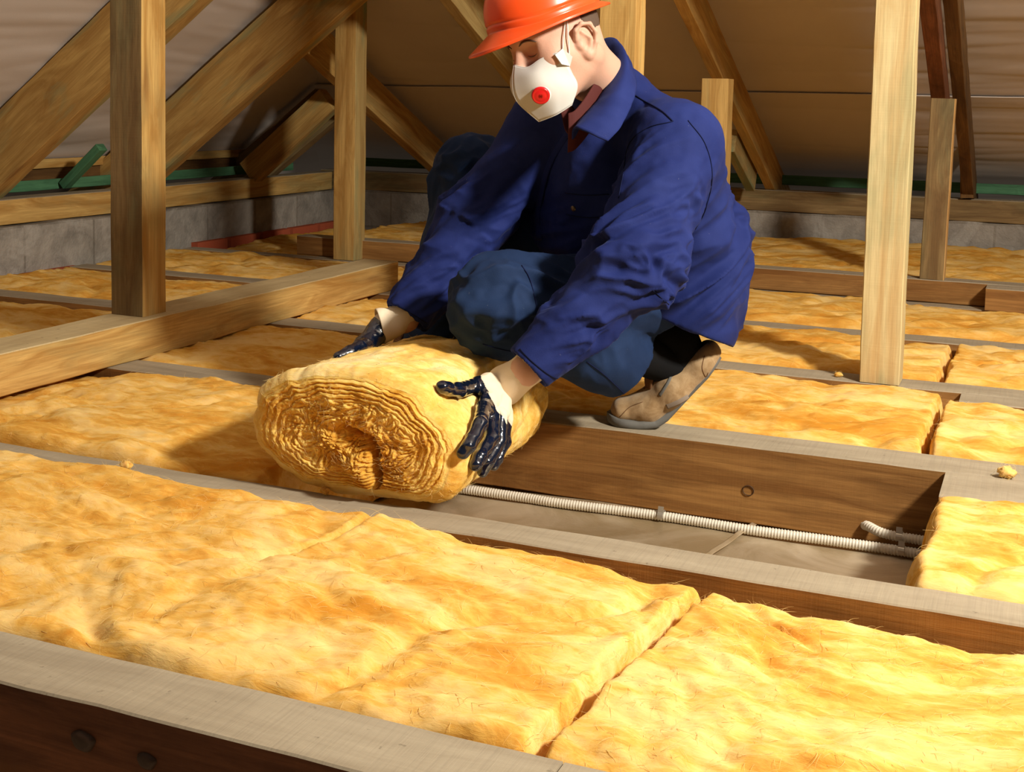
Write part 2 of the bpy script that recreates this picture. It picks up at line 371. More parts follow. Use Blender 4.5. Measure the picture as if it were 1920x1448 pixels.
# wall plates, battens
beam('wall_plate', (-3.80, 1.8, .236), (-3.80, 6.34, .236), .10, .100, (PINE, GREY, PINE, PINE), 'pine wall plate lying along the left block wall', 'wall plate', seed=41)
beam('wall_plate', (-3.86, 6.45, .240), (1.2, 6.45, .240), .10, .105, (ORNG, GREY, ROUGH, PINE), 'pine wall plate lying along the back block wall', 'wall plate', seed=42)
beam('roof_batten', (-4.02, 1.8, .398), (-4.02, 5.9, .398), .03, .04, (PINE, PINE, PINE, PINE), 'pale yellow batten low under the left roof slope', 'batten', seed=43)
beam('fascia_board', (-3.93, 1.8, .315), (-3.93, 6.2, .315), .02, .045, (GREEN,) * 4, 'green treated board along the left eave behind the wall plate', 'board', seed=44)
beam('fascia_board', (-4.03, 1.8, .345), (-4.03, 6.2, .345), .02, .065, (DARK,) * 4, 'dark brown board under the pale batten at the left eave', 'board', seed=47)
beam('fascia_board', (-3.7, 6.60, .335), (1.2, 6.60, .335), .02, .05, (GREEN,) * 4, 'green treated board along the back eave in shadow', 'board', seed=45)
beam('roof_batten', (-3.90, 4.35, .31), (-3.90 + .20, 4.35, .31 + .17), .05, .035, (GREEN,) * 4, 'short green batten leaning behind the left foreground post', 'batten', seed=46)

# ---------------------------------------------------------------- walls, floor, roof sheets
def wallmat(name, hue=(.44, .40, .35)):
    t = NT(name); c = t.coord((1, 1, 1), rnd=False)
    n = t.noise(c, 7, 7, .65, .5); n2 = t.noise(c, 45, 5, .7)
    br = t.node('ShaderNodeTexBrick'); 
    sx = t.node('ShaderNodeSeparateXYZ'); t.l.new(c, sx.inputs[0])
    cb = t.node('ShaderNodeCombineXYZ'); t.l.new(t.math('ADD', sx.outputs[0], sx.outputs[1]), cb.inputs[0]); t.l.new(t.math('ADD', sx.outputs[2], .02), cb.inputs[1])
    t.l.new(cb.outputs[0], br.inputs['Vector']); br.inputs['Scale'].default_value = 1.; br.inputs['Brick Width'].default_value = .40; br.inputs['Row Height'].default_value = .2
    br.inputs['Mortar Size'].default_value = .006; br.inputs['Color1'].default_value = (1, 1, 1, 1); br.inputs['Color2'].default_value = (.75, .75, .75, 1); br.inputs['Mortar'].default_value = (.6, .58, .55, 1)
    col = t.mix(t.ramp(n, [(.3, 0.), (.7, 1.)]), tuple(v * .5 for v in hue), hue)
    col = t.mix(.75, col, br.outputs['Color'], 'MULTIPLY')
    col = t.mix(t.math('MULTIPLY', t.ramp(t.noise(c, 3.2, 5, .6, .8), [(.55, 0.), (.62, 1.)]), .7), col, (.42, .39, .35))
    return t.fin(col, .9, t.bump(t.math('ADD', n, n2), .7, .01), .1)
WALL = wallmat('grey_block_wall')
def slab(name, lo, hi, mat, disp=.004, n=(60, 60), kind='structure', parent=None, label=None, cat=None):
    """box with rumpled faces"""
    lo = np.array(lo, float); hi = np.array(hi, float); V = []; Fq = []; off = 0
    d = hi - lo
    for ax in range(3):
        b, c = [i for i in range(3) if i != ax]
        nb = max(2, int(d[b] / .06)); nc = max(2, int(d[c] / .04))
        for side in (0, 1):
            uu, vv = np.meshgrid(np.linspace(0, 1, nb), np.linspace(0, 1, nc), indexing='ij')
            p = np.zeros((nb, nc, 3)); p[..., ax] = (lo, hi)[side][ax]; p[..., b] = lo[b] + uu * d[b]; p[..., c] = lo[c] + vv * d[c]
            p = p.reshape(-1, 3); V.append(p); f = grid_faces(nb, nc, flip=(side == 0) ^ (ax == 1)); Fq.append(f + off); off += len(p)
    V = np.vstack(V); V = V + disp * np.stack([fbm(V * 6 + 3, 3), fbm(V * 6 + 30, 3), fbm(V * 6 + 60, 3)], -1)
    o = mesh(name, V, np.vstack(Fq), mat, parent=parent, smooth=False, origin=(0, 0, 0) if parent is None else None)
    return tag(o, label, cat, kind=kind)
slab('wall_left', (-3.96, 1.6, -.08), (-3.71, 6.40, .183), WALL, label='grey concrete block wall under the left wall plate')
slab('wall_back', (-3.96, 6.40, -.3), (1.3, 6.66, .186), WALL, label='grey concrete block wall under the back wall plate')
BR = plain('red_brick', (.42, .095, .045), .85, .1, .003, 40)
k = 0
for y0, y1 in ((3.60, 3.86), (3.88, 4.18), (4.98, 5.22), (5.25, 5.50), (5.53, 5.78), (5.81, 6.06), (6.09, 6.34)):
    o = slab('brick', (-3.90, y0, -.165), (-3.672, y1, -.006 if y0 < 4.5 else .012), BR, .002, kind=None)
    tag(o, ('red brick under the left block wall, at the left edge', 'red brick under the left block wall, just left of the thick left post', 'red brick right of the thick left post, first of the far row',
            'red brick second along the far row under the left wall', 'red brick third along the far row under the left wall', 'red brick fourth along the far row, beside the slim middle post', 'red brick in the shaded far left corner')[k], 'brick', 'red bricks under the left block wall'); k += 1
# ground below
FOIL = NT('foil_sheet')
c_ = FOIL.coord((1, 1, 1), rnd=False); a_ = FOIL.noise(c_, 5, 5, .6, 1.2); b_ = FOIL.noise(c_, 160, 3, .7)
FOILM = FOIL.fin(FOIL.mix(FOIL.ramp(a_, [(.35, 0.), (.65, 1.)]), (.40, .30, .17), (.60, .50, .36)), FOIL.ramp(a_, [(.3, .38), (.7, .55)]), FOIL.bump(FOIL.math('ADD', FOIL.math('MULTIPLY', a_, 1.5), FOIL.math('MULTIPLY', b_, .25)), .35, .006), .6, Metallic=.6)
def sheet(name, fn, nu, nv, mat, kind='structure', flip=False, thick=0, label=None, cat=None):
    u, v = np.meshgrid(np.linspace(0, 1, nu), np.linspace(0, 1, nv), indexing='ij')
    V = fn(u, v).reshape(-1, 3); Fq = grid_faces(nu, nv, flip=flip)
    o = mesh(name, V, Fq, mat, origin=(0, 0, 0)); tag(o, label, cat, kind=kind)
    if thick:
        m = o.modifiers.new('t', 'SOLIDIFY'); m.thickness = thick; m.offset = -1
    return o
def ff(u, v):
    x = -3.7 + u * 4.95; y = .5 + v * 6; z = -.166 + .0035 * ridged(np.stack([x * 2.2, y * 5, 0 * x], -1), 2) + .004 * perlin(np.stack([x * 3, y * 3, x * 0 + 5], -1)) - .006
    return np.stack([x, y, z], -1)
sheet('floor', ff, 300, 300, FOILM, thick=.01, label='metallic vapour sheet between the joists in the open bay')
# overlap of two foil sheets: a thin taped edge
def fo(u, v):
    x = -.590 + .010 * u + .12 * (v - .5); y = 1.97 + v * .66; return np.stack([x, y, -.160 + .003 * (1 - u) + .001 * np.sin(v * 30)], -1)
o = sheet('vapour_sheet_lap', fo, 6, 30, FOILM, kind=None, thick=.0015, label='overlapping foil edge crossing the open bay', cat='foil sheet')

MEM = NT('roof_membrane'); c_ = MEM.coord((1, 1, 1), rnd=False); a_ = MEM.noise(c_, 2, 4, .6, .3); b_ = MEM.noise(c_, 240, 2)
MEMM = MEM.fin(MEM.mix(a_, (.55, .48, .43), (.68, .61, .56)), .62, MEM.bump(b_, .3, .001), .35)
def wr(a, b, seed):                                      # horizontal sags and sharp wrinkles, a = along the eave, b = up the slope
    s = np.stack([a * .8, b * 5.5, a * 0 + seed], -1)
    w_ = .007 * perlin(s) + .004 * np.maximum(0, ridged(np.stack([a * .55, b * 4.2 + .25 * perlin(np.stack([a, b, a * 0 + 3.], -1)), a * 0 + seed + 9], -1), 2) - .75) * 2
    return w_ + .0012 * perlin(np.stack([a * 1.2, b * 22, a * 0 + seed + 4], -1))
def left_roof(u, v):
    y = .2 + u * 7; s = v * 6.2; x = -4.5 + s * math.cos(math.radians(37.4)); zb = .64 + (x + 3.75) * S1
    d = wr(y, s, 3.); return np.stack([x - d * .6, y, zb + d * .8], -1)
def back_roof(s0, s1, off):
    def f(u, v):
        x = -4.6 + u * 6.2; s = s0 + v * (s1 - s0); y = 7.1 - s * math.cos(math.radians(23.8)); zb = .555 + (6.35 - y) * S2 + off
        d = wr(x, s, 13.); return np.stack([x, y - d * .4, zb + d * .9], -1)
    return f
sheet('ceiling', left_roof, 260, 420, MEMM, thick=.003, label='pale roof membrane of the left slope above the rafters')
sheet('ceiling', back_roof(0, 1.36, .0), 330, 150, MEMM, thick=.003, label='lower strip of roof membrane on the back slope')
sheet('ceiling', back_roof(1.33, 5.6, .012), 330, 380, MEMM, thick=.003, label='upper strip of roof membrane on the back slope')

# ---------------------------------------------------------------- glass wool batts
def edge_axis(a, b, r, step, n=9):
    th = np.linspace(0, np.pi / 2, n); e = r * (1 - np.cos(th)) ; zf = np.sin(th) ** .8
    m = max(2, int((b - a - 2 * r) / step)); mid = np.linspace(a + r, b - r, m)[1:-1]
    x = np.concatenate([a + e, mid, (b - e)[::-1]]); z = np.concatenate([zf, np.ones(len(mid)), zf[::-1]]); return x, z
def wool_disp(q, big=.018, med=.013, fine=.0035, seed=0.):
    p = np.asarray(q) + seed
    w1 = perlin(p * [2.2, 2.2, 2.2]); wx = np.stack([perlin(p * 3 + 40), perlin(p * 3 + 80), 0 * w1], -1) * .10
    pw = p + wx
    a = big * perlin(pw * [1.8, 2.6, 2])
    b = med * (np.abs(perlin(pw * [4.5, 6.5, 6])) * 1.7 - .5)
    c = med * .45 * (np.abs(perlin(pw * [9, 17, 14])) * 1.7 - .5)
    f = fine * fbm(pw * [22, 46, 40], 3, .6)
    cr = -.012 * np.maximum(0, 1 - np.abs(perlin(pw * [1.6, 2.4, 2] + 7)) * 16)
    return a + b + c + f + cr
def strands(name, V, N, n, parent, ln=.025, rad=.00022, seed=1, lift=.5):
    r = np.random.RandomState(seed); i = r.randint(0, len(V), n); p = V[i]; nn = N[i]
    d = unit(r.normal(size=(n, 3)) * [1, .8, .3]); d = unit(d - nn * (d * nn).sum(1)[:, None] + nn * (lift * r.uniform(.1, 1, n))[:, None])
    s = unit(np.cross(nn, d)); cv = r.normal(size=n)[:, None] * .6; L = (ln * r.uniform(.3, 1.3, n))[:, None]
    k = 5; pts = []
    for j in range(k):
        t = j / (k - 1); q = p - nn * .001 + d * L * t + s * cv * L * t * t - nn * L * .55 * t * t * lift
        wd = rad * (1 - .6 * t) * r.uniform(.7, 1.8, n)[:, None] if j == 0 else wd0 * (1 - .75 * t)
        if j == 0: wd0 = wd
        b = unit(np.cross(d, nn)); pts += [q + s * wd, q - s * wd * .5 + nn * wd * .87, q - s * wd * .5 - nn * wd * .87]
    A = np.stack(pts, 1).reshape(-1, 3); base = (np.arange(n) * 3 * k)[:, None]; Fs = []
    for j in range(k - 1):
        for c in range(3):
            c2 = (c + 1) % 3; Fs.append(base + np.array([[j * 3 + c, (j + 1) * 3 + c, (j + 1) * 3 + c2, j * 3 + c2]]))
    o = mesh(name, A, np.vstack(Fs), FIB, parent=parent); o['kind'] = 'stuff'; return o
def vnormals(o):
    n = len(o.data.vertices); a = np.zeros(n * 3, np.float32); o.data.vertices.foreach_get('normal', a) if hasattr(o.data.vertices[0], 'normal') else None
    return a.reshape(-1, 3)
def batt(label, x0, x1, y0, y1, top, zb=FZ + .003, r=.04, step=.008, seed=0, mat=None, group=None, amp=1., nstr=800, over=0., skew=0., bulge=.012, fray=.0, name='insulation_batt', parent=None, ln=.02, rx=.018):
    xs, zx = edge_axis(x0, x1, rx, step); ys, zy = edge_axis(y0, y1, r, step * .9)
    X, Y = np.meshgrid(xs, ys, indexing='ij'); E = zx[:, None] * zy[None]
    T = top(X, Y) if callable(top) else np.full_like(X, top)
    s = (Y - y0) / (y1 - y0)
    T = T + bulge * (1 - (2 * s - 1) ** 4)
    Z = zb + (T - zb) * E
    V = np.stack([X, Y, Z], -1)
    d = wool_disp(V.reshape(-1, 3), .016 * amp, .013 * amp, .0032, seed * 1.37).reshape(X.shape)
    ex = np.minimum(1, np.minimum(X - x0, x1 - X) / rx); ey = np.minimum(1, np.minimum(Y - y0, y1 - Y) / r)
    side = 1 - np.minimum(ex, ey)
    V[..., 2] += d * (1 - side) * np.minimum(1, E * 1.3)
    sx_ = np.where(X - x0 < rx, -1, 0) + np.where(x1 - X < rx, 1, 0); sy_ = np.where(Y - y0 < r, -1, 0) + np.where(y1 - Y < r, 1, 0)
    q = V.reshape(-1, 3)
    rag = (.5 * perlin(q * [14, 14, 10] + seed) + .35 * perlin(q * [34, 34, 30] + seed)).reshape(X.shape)
    V[..., 1] += sy_ * (1 - ey) * (.010 * rag + over) * (E > .25); V[..., 0] += sx_ * (1 - ex) * .008 * (rag + d * 10)
    jg = .016 * perlin(np.stack([Y * 7, 0 * Y, 0 * Y + 3.], -1).reshape(-1, 3)).reshape(X.shape) + .005 * perlin(np.stack([Y * 30, 0 * Y, 0 * Y + 5.], -1).reshape(-1, 3)).reshape(X.shape)
    yy = Y - (y0 + y1) / 2
    V[..., 0] += (jg + skew * yy) * (np.clip(1 - (x1 - X) / .35, 0, 1) + np.clip(1 - (X - x0) / .35, 0, 1))
    if fray: V[..., 2] += fray * np.clip(rag, 0, 1) * (1 - np.clip(np.abs(ey - .7) * 2.5, 0, 1))
    nx, ny = X.shape
    Vv = V.reshape(-1, 3); Fq = grid_faces(nx, ny)
    o = mesh(name, Vv, Fq, mat or WOOL, parent=parent, origin=None if parent is not None else ((x0 + x1) / 2, (y0 + y1) / 2, zb))
    if parent is None: tag(o, label, 'insulation', group)
    if nstr:
        Nn = np.zeros(len(Vv) * 3, np.float32); o.data.vertex_normals.foreach_get('vector', Nn)
        vis = E.reshape(-1) > .5
        wsel = np.where(vis)[0]
        strands('loose_fibres', Vv[wsel], Nn.reshape(-1, 3)[wsel], nstr, o, ln=ln, seed=seed + 5)
    return o
def lerp(x, a, b, va, vb): return va + (vb - va) * np.clip((x - a) / (b - a), 0, 1)
# front bay
ftop = lambda X, Y: lerp(X, -.95, -.2, .016, -.024) * lerp(Y, 1.3, 1.85, .1, 1.) - .004 + .022 * np.exp(-((X + 1.75) / .35) ** 2) * lerp(Y, 1.5, 1.85, 0, 1)
batt('big yellow glass wool batt filling the front bay from the left edge to the crease', -2.15, -.468, 1.262, 1.884, ftop, step=.0055, seed=1, skew=.10, nstr=5200, over=.008, fray=.012, ln=.026)
batt('yellow glass wool batt filling the bottom right of the front bay, right of the crease', -.466, 1.02, 1.262, 1.880, ftop, step=.0055, seed=1, skew=.10, nstr=5800, over=.006, fray=.010, ln=.026)
# second bay, right of the open part
batt('cut glass wool batt closing the open bay over the conduit ends', -.168, 1.02, 1.958, 2.468, lambda X, Y: .012 + 0 * X, step=.0055, seed=3, r=.035, rx=.035, nstr=1600, amp=.8, over=.004)
# third bay
batt('glass wool batt between the shoe joist and the post joist, reaching behind the worker', -1.50, -.205, 2.75, 3.408, .0, step=.007, seed=4, nstr=1200)
batt('glass wool batt at the right edge behind the doubled joist stub', -.203, 1.02, 2.75, 3.31, .006, step=.007, seed=4, nstr=900, amp=1.2)
batt('shaded glass wool batt in front of the cross beam end, left of the worker', -2.42, -1.505, 2.75, 3.405, -.008, step=.009, seed=6, nstr=400)
batt('glass wool batt left of the thick left post, in line with the post-bearing joist', -3.66, -2.44, 2.75, 3.405, -.01, step=.013, seed=7, nstr=0)
# fourth bay
batt('glass wool batt in the bay behind the pale foreground post, left of the seam', -1.55, -.225, 3.503, 4.108, .004, step=.008, seed=8, nstr=500)
batt('plump glass wool batt at the right edge, one bay behind the pale foreground post', -.223, 1.02, 3.503, 4.108, .010, step=.008, seed=8, nstr=400, amp=1.2)
batt('glass wool batt by the end of the cross beam, between it and the worker', -2.235, -1.555, 3.503, 4.108, -.003, step=.012, seed=10, nstr=150)
batt('glass wool batt beside the left block wall, left of the thick left post', -3.66, -2.24, 3.503, 4.108, -.006, step=.012, seed=11, nstr=150)
# fifth bay
batt('glass wool batt before the rear joist, right of the worker', -1.45, 1.02, 4.208, 4.853, .008, step=.011, seed=12, nstr=200)
batt('glass wool batt before the rear joist, between left wall and slim post', -3.66, -1.455, 4.208, 4.853, .0, step=.012, seed=13, nstr=150)
# behind the back beam
batt('glass wool batt heaped against the back block wall, right part', -1.35, .9, 5.03, 6.39, lambda X, Y: .045 + .02 * lerp(Y, 5.5, 6.3, 0, 1), step=.014, seed=14, nstr=100)
batt('glass wool batt heaped against the back block wall, left part beyond the slim post', -3.05, -1.36, 5.03, 6.39, .055, step=.014, seed=15, nstr=100)
batt('glass wool batt in the far left corner against both block walls', -3.66, -3.07, 5.04, 6.39, -.03, step=.016, seed=16, nstr=0)

# ---------------------------------------------------------------- the roll being laid
roll = empty('insulation_roll', (-1.15, 1.95, -.0), 'yellow glass wool roll under the gloved hands, with its laid length to the left', 'insulation roll')
def sup(th, rx, rz, n):
    c, s = np.cos(th), np.sin(th); return np.sign(c) * np.abs(c) ** (2 / n) * rx, np.sign(s) * np.abs(s) ** (2 / n) * rz
RY0, RY1 = 1.945, 2.665
def roll_sec(th, t):                                   # th around, t 0 near .. 1 far
    n = 2.15 + 1.3 * np.exp(-((np.mod(th, 2 * np.pi) - 5.45) / .55) ** 2) * (1 - .4 * t)
    rx = .222 * (1 - t) + .197 * t; rz = .113 * (1 - t) + .122 * t
    x, z = sup(th, rx, rz, n); return -1.119 * (1 - t) + -1.195 * t + x, .112 * (1 - t) + .055 * t + z
nu, nv = 420, 190
th = np.linspace(0, 2 * np.pi, nu, endpoint=False); tt = np.linspace(0, 1, nv)
TH, TT = np.meshgrid(th, tt, indexing='ij')
Xr, Zr = roll_sec(TH, TT); Yr = RY0 + .018 + (RY1 - RY0 - .03) * TT
cen = np.stack([-1.113 * (1 - TT) - 1.195 * TT, Yr, .112 * (1 - TT) + .055 * TT], -1)
Vr = np.stack([Xr, Yr, Zr], -1); Nr = unit((Vr - cen) * [.7, 0, 1.6])
q = Vr.reshape(-1, 3)
dd = (.010 * perlin(q * [5, 3, 5] + 3) + .007 * (np.abs(perlin(q * [11, 5, 11] + 8)) * 1.6 - .4) + .003 * fbm(q * [30, 14, 30], 3)).reshape(TT.shape)
# outer lap: its far edge stops short on the top
lap = np.clip((.84 - .03 * np.sin(TH * 5) - TT) / .02, 0, 1) * np.clip((TH - .75) / .15, 0, 1) * np.clip((2.9 - TH) / .3, 0, 1)
dd = dd + .022 * lap - .008 * np.clip((TH - .6) / .3, 0, 1) * np.clip((3 - TH) / .3, 0, 1)
edge = np.clip(1 - TT / .05, 0, 1) ** 2 + np.clip(1 - (1 - TT) / .06, 0, 1) ** 2
dd = dd - .022 * edge
Vr = Vr + Nr * dd[..., None]
rollbody = mesh('rolled_coil', Vr.reshape(-1, 3), grid_faces(nu, nv, wrap_u=True, flip=False), WOOLR, parent=roll)
# cut end with its crumpled layers
nr = 210; rr = np.linspace(0, 1, nr)[:, None]; T2 = th[None, :]
hx, hz = .040, -.022
def endface(near=True):
    base = Vr[:, 0] if near else Vr[:, -1]; c0 = base.mean(0) + np.array([hx * .4, 0, hz * .4]) * near
    R2 = np.repeat(rr, nu, 1); p = c0[None, None] + (base[None] - c0) * R2[..., None]
    u = p[..., 0] - c0[0]; v_ = p[..., 2] - c0[2]; q = np.stack([u, v_ * 1.4, 0 * u], -1)
    inner = np.clip(1.1 - R2, 0, 1)
    warp = .05 * fbm(q * 9 + 2, 3) * (.25 + 1.6 * inner) + .030 * fbm(q * 34 + 5, 3) * (.25 + 1.4 * inner) + .008 * fbm(q * 90, 2)
    ph = (R2 + warp) * 15 - T2 / (2 * np.pi)
    mx = np.clip((R2 - .60 + .16 * perlin(q * 14 + 77)) / .12, 0, 1); mx = mx * mx * (3 - 2 * mx)
    qq = q + np.stack([perlin(q * 16 + 3), perlin(q * 16 + 33), 0 * u], -1) * .030
    worm = np.clip(np.abs(perlin(qq * 58)) * 2.3, 0, 1) ** .9 * .75 + np.clip(np.abs(perlin(qq * 120 + 5)) * 2.4, 0, 1) ** .7 * .4
    lay = mx * np.abs(np.sin(np.pi * ph)) ** .7 * (.5 + .5 * (1 - inner)) + (1 - mx) * worm
    fine_ = np.abs(np.sin(np.pi * ph * 2.6 + 3 * fbm(q * 25, 2))) * mx + (1 - mx) * np.abs(perlin(qq * 190)) * 1.5
    amp = .0052 + .0035 * inner
    y = -amp * lay - .0013 * fine_ - .012 * fbm(q * 12 + 9, 3) * inner * 1.6 - .0006 * fbm(q * 160, 2)
    y = y - .018 * np.sin(np.pi * np.clip(R2, 0, 1) ** 1.5) * .6
    y = y + .000 * R2
    # dark cleft and the tongue beside it
    def seg(a, b, wd):
        a = np.array(a); b = np.array(b); d = b - a; t = np.clip(((u - a[0]) * d[0] + (v_ - a[1]) * d[1]) / (d @ d), 0, 1)
        return np.exp(-(np.hypot(u - a[0] - t * d[0], v_ - a[1] - t * d[1]) / wd) ** 2)
    if near:
        y = y + .038 * seg((.026, .010), (.040, -.012), .007) + .045 * seg((.040, -.012), (.046, -.062), .0055) + .03 * seg((.046, -.062), (.026, -.10), .004)
        y = y + .014 * seg((-.03, .028), (.022, .012), .005) - .012 * seg((.010, -.04), (.020, -.070), .020)
    p[..., 1] += (y * (1 if near else -1)) * np.clip((1.0 - R2) * 14, 0, 1)
    o = mesh('cut_end', p.reshape(-1, 3), grid_faces(nr, nu, wrap_v=True, flip=not near), WOOLE, parent=roll)
    return o, p
ef, pe = endface(True); endface(False)
Nn = np.zeros(len(q) * 3, np.float32); rollbody.data.vertex_normals.foreach_get('vector', Nn)
strands('loose_fibres', Vr.reshape(-1, 3), Nn.reshape(-1, 3), 3500, roll, ln=.016, seed=91, lift=.8)
pp = pe[60:].reshape(-1, 3); strands('frayed_fibres', pp, np.tile([0, -1., 0], (len(pp), 1)) + .5 * unit(pp - pp.mean(0)), 2600, roll, ln=.014, seed=92, lift=.7)
laid = batt('', -3.66, -1.315, 1.962, 2.644, lambda X, Y: .010 - .040 * np.exp(-((X + 2.3) / .16) ** 4), step=.0065, seed=20, parent=roll, name='laid_length', nstr=2200, amp=.9, ln=.02)

# ---------------------------------------------------------------- implicit surfaces (smooth unions of tapered limbs)
def cone(a, b, r1, r2, k=.03, sq=None, op='u'):
    return dict(a=np.array(a, float), b=np.array(b, float), r1=r1, r2=r2, k=k, sq=sq, op=op)
def prim_d(c, p):
    pa = p - c['a']; ba = c['b'] - c['a']; t = np.clip(pa @ ba / max(ba @ ba, 1e-9), 0, 1)
    q = pa - t[:, None] * ba; rr = c['r1'] + (c['r2'] - c['r1']) * t
    if c['sq'] is not None:
        n, f = c['sq']; n = unit(n); q = q + (q @ n)[:, None] * n * (f - 1)
    return np.linalg.norm(q, axis=1) - rr
def smin(a, b, k):
    h = np.maximum(k - np.abs(a - b), 0) / k; return np.minimum(a, b) - h * h * k * .25
def sdf(prims, planes=()):
    def f(p):
        d = np.full(len(p), 9.)
        for c in prims:
            e = prim_d(c, p)
            if c['op'] == 'u': d = smin(d, e, c['k'])
            else: d = -smin(-d, e, c['k'])
        return d
    return f
def nets(f, lo, hi, h, B=16):
    lo = np.array(lo, float); hi = np.array(hi, float); n = np.ceil((hi - lo) / h).astype(int) + 1
    nb = np.ceil(n / B).astype(int); bi = np.stack(np.meshgrid(*[np.arange(k) for k in nb], indexing='ij'), -1).reshape(-1, 3)
    cen = lo + (bi * B + B / 2) * h; act = np.abs(f(cen)) < B * h * 1.25
    bi = bi[act]; ax = np.arange(B + 1); G = np.stack(np.meshgrid(ax, ax, ax, indexing='ij'), -1)
    N = n.max() + 2 * B + 4; keyc = []; pos = []; quads = []
    K = lambda c: (c[..., 0] * N + c[..., 1]) * N + c[..., 2]
    off8 = [(i, j, k) for i in (0, 1) for j in (0, 1) for k in (0, 1)]
    for s in range(0, len(bi), 48):
        bb = bi[s:s + 48]; I = bb[:, None, None, None] * B + G[None]
        D = f((lo + I * h).reshape(-1, 3)).reshape(I.shape[:-1]); S = D < 0
        cs = [S[:, i:B + i, j:B + j, k:B + k] for i, j, k in off8]; c = sum(x.astype(int) for x in cs); m = (c > 0) & (c < 8)
        w = np.where(m); base = I[:, :B, :B, :B][w]; acc = np.zeros((len(base), 3)); cnt = np.zeros(len(base))
        for a in range(8):
            for b_ in range(a + 1, 8):
                oa, ob = off8[a], off8[b_]
                if sum(abs(x - y) for x, y in zip(oa, ob)) != 1: continue
                da = D[(w[0], w[1] + oa[0], w[2] + oa[1], w[3] + oa[2])]; db = D[(w[0], w[1] + ob[0], w[2] + ob[1], w[3] + ob[2])]
                cr_ = (da < 0) != (db < 0); t = np.where(cr_, da / np.where(cr_, da - db, 1), 0)
                acc += cr_[:, None] * (np.array(oa) + t[:, None] * (np.array(ob) - np.array(oa))); cnt += cr_
        pos.append(lo + (base + acc / cnt[:, None]) * h); keyc.append(K(base + 1))
        for d in range(3):
            e = [0, 0, 0]; e[d] = 1
            a = S[:, :B, :B, :B]; b_ = S[:, e[0]:B + e[0], e[1]:B + e[1], e[2]:B + e[2]]
            ww = np.where(a != b_); g = I[:, :B, :B, :B][ww] + 1; ins = a[ww]
            u = np.zeros(3, int); v = np.zeros(3, int); u[(d + 1) % 3] = 1; v[(d + 2) % 3] = 1
            q = np.stack([K(g - u - v), K(g - v), K(g), K(g - u)], -1); q[~ins] = q[~ins][:, ::-1]; quads.append(q)
    key = np.concatenate(keyc); pos = np.vstack(pos); Q = np.vstack(quads); o = np.argsort(key); ks = key[o]
    ix = np.searchsorted(ks, Q); ok = (ix < len(ks)); ix[~ok] = 0; ok &= ks[ix] == Q; good = ok.all(1)
    return pos[o], ix[good]
def smooth_mesh(V, Q, it=2, lam=.5):
    E = np.vstack([Q[:, [0, 1]], Q[:, [1, 2]], Q[:, [2, 3]], Q[:, [3, 0]]])
    for _ in range(it):
        acc = np.zeros_like(V); cnt = np.zeros(len(V)); np.add.at(acc, E[:, 0], V[E[:, 1]]); np.add.at(cnt, E[:, 0], 1)
        np.add.at(acc, E[:, 1], V[E[:, 0]]); np.add.at(cnt, E[:, 1], 1); V = V + lam * (acc / np.maximum(cnt, 1)[:, None] - V)
    return V
def mnormals(V, Q):
    n = np.cross(V[Q[:, 2]] - V[Q[:, 0]], V[Q[:, 3]] - V[Q[:, 1]]); N = np.zeros_like(V)
    for k in range(4): np.add.at(N, Q[:, k], n)
    return unit(N)
def bvh_of(o):
    me = o.data; M_ = np.array(o.matrix_world); v = np.zeros(len(me.vertices) * 3, np.float32); me.vertices.foreach_get('co', v)
    v = v.reshape(-1, 3) @ M_[:3, :3].T + M_[:3, 3]
    return BVHTree.FromPolygons([tuple(map(float, p)) for p in v], [tuple(p.vertices) for p in me.polygons])
def cast(bvh, px, py):
    d = Vector(unit(ray(px, py))); h, n, i, t = bvh.ray_cast(Vector((0, 0, H)), d)
    return None if h is None else (np.array(h), np.array(n))
def surf_line(bvh, pts, n=None, lift=.0006):
    out = []
    L = sum(math.dist(a, b) for a, b in zip(pts[:-1], pts[1:])); n = n or max(6, int(L / 5))
    for q in spline([(a, b, 0) for a, b in pts], n):
        r_ = cast(bvh, q[0], q[1])
        if r_ is not None and (not out or np.linalg.norm(r_[0] - out[-1]) < .06): out.append(r_[0] + r_[1] * lift)
    return np.array(out)

def smooth_line(L, it=6):
    L = L.copy()
    for _ in range(it): L[1:-1] = L[1:-1] * .5 + (L[:-2] + L[2:]) * .25
    return L
# ---------------------------------------------------------------- the worker
NAVY = cloth('navy_drill', (.011, .019, .105), (.018, .030, .145))
TEAL = cloth('navy_trousers', (.009, .021, .062), (.015, .033, .092))
SKIN = plain('skin', (.62, .36, .26), .55, .3, .0006, 300, Subsurface_Weight=.12, Subsurface_Radius=(.012, .004, .002), Subsurface_Scale=.6)
HAIR = plain('short_dark_hair', (.10, .065, .045), .7, .3, .001, 700)
worker = empty('person', (-.85, 2.70, 0), 'crouching worker in navy overalls, orange hard hat and white mask, hands on the wool roll', 'person')
rh = unit(np.array([RT[0], RT[1], 0])); ZZ = np.array([0, 0, 1.]); fh = np.cross(ZZ, rh)
def hbasis(psi, pit, rol):
    psi, pit, rol = map(math.radians, (psi, pit, rol))
    f = -math.sin(psi) * rh - math.cos(psi) * fh; l = math.cos(psi) * rh - math.sin(psi) * fh
    f2 = math.cos(pit) * f - math.sin(pit) * ZZ; u2 = math.cos(pit) * ZZ + math.sin(pit) * f
    return math.cos(rol) * l + math.sin(rol) * u2, f2, -math.sin(rol) * l + math.cos(rol) * u2
HL, HF, HU = hbasis(56, 20, 8)
HO = P(1050, 92, 2.63)
def hw(l, f, u):                                         # head coordinates (left, forward, up) to world
    l, f, u = np.broadcast_arrays(np.asarray(l, float), f, u); return HO + l[..., None] * HL + f[..., None] * HF + u[..., None] * HU
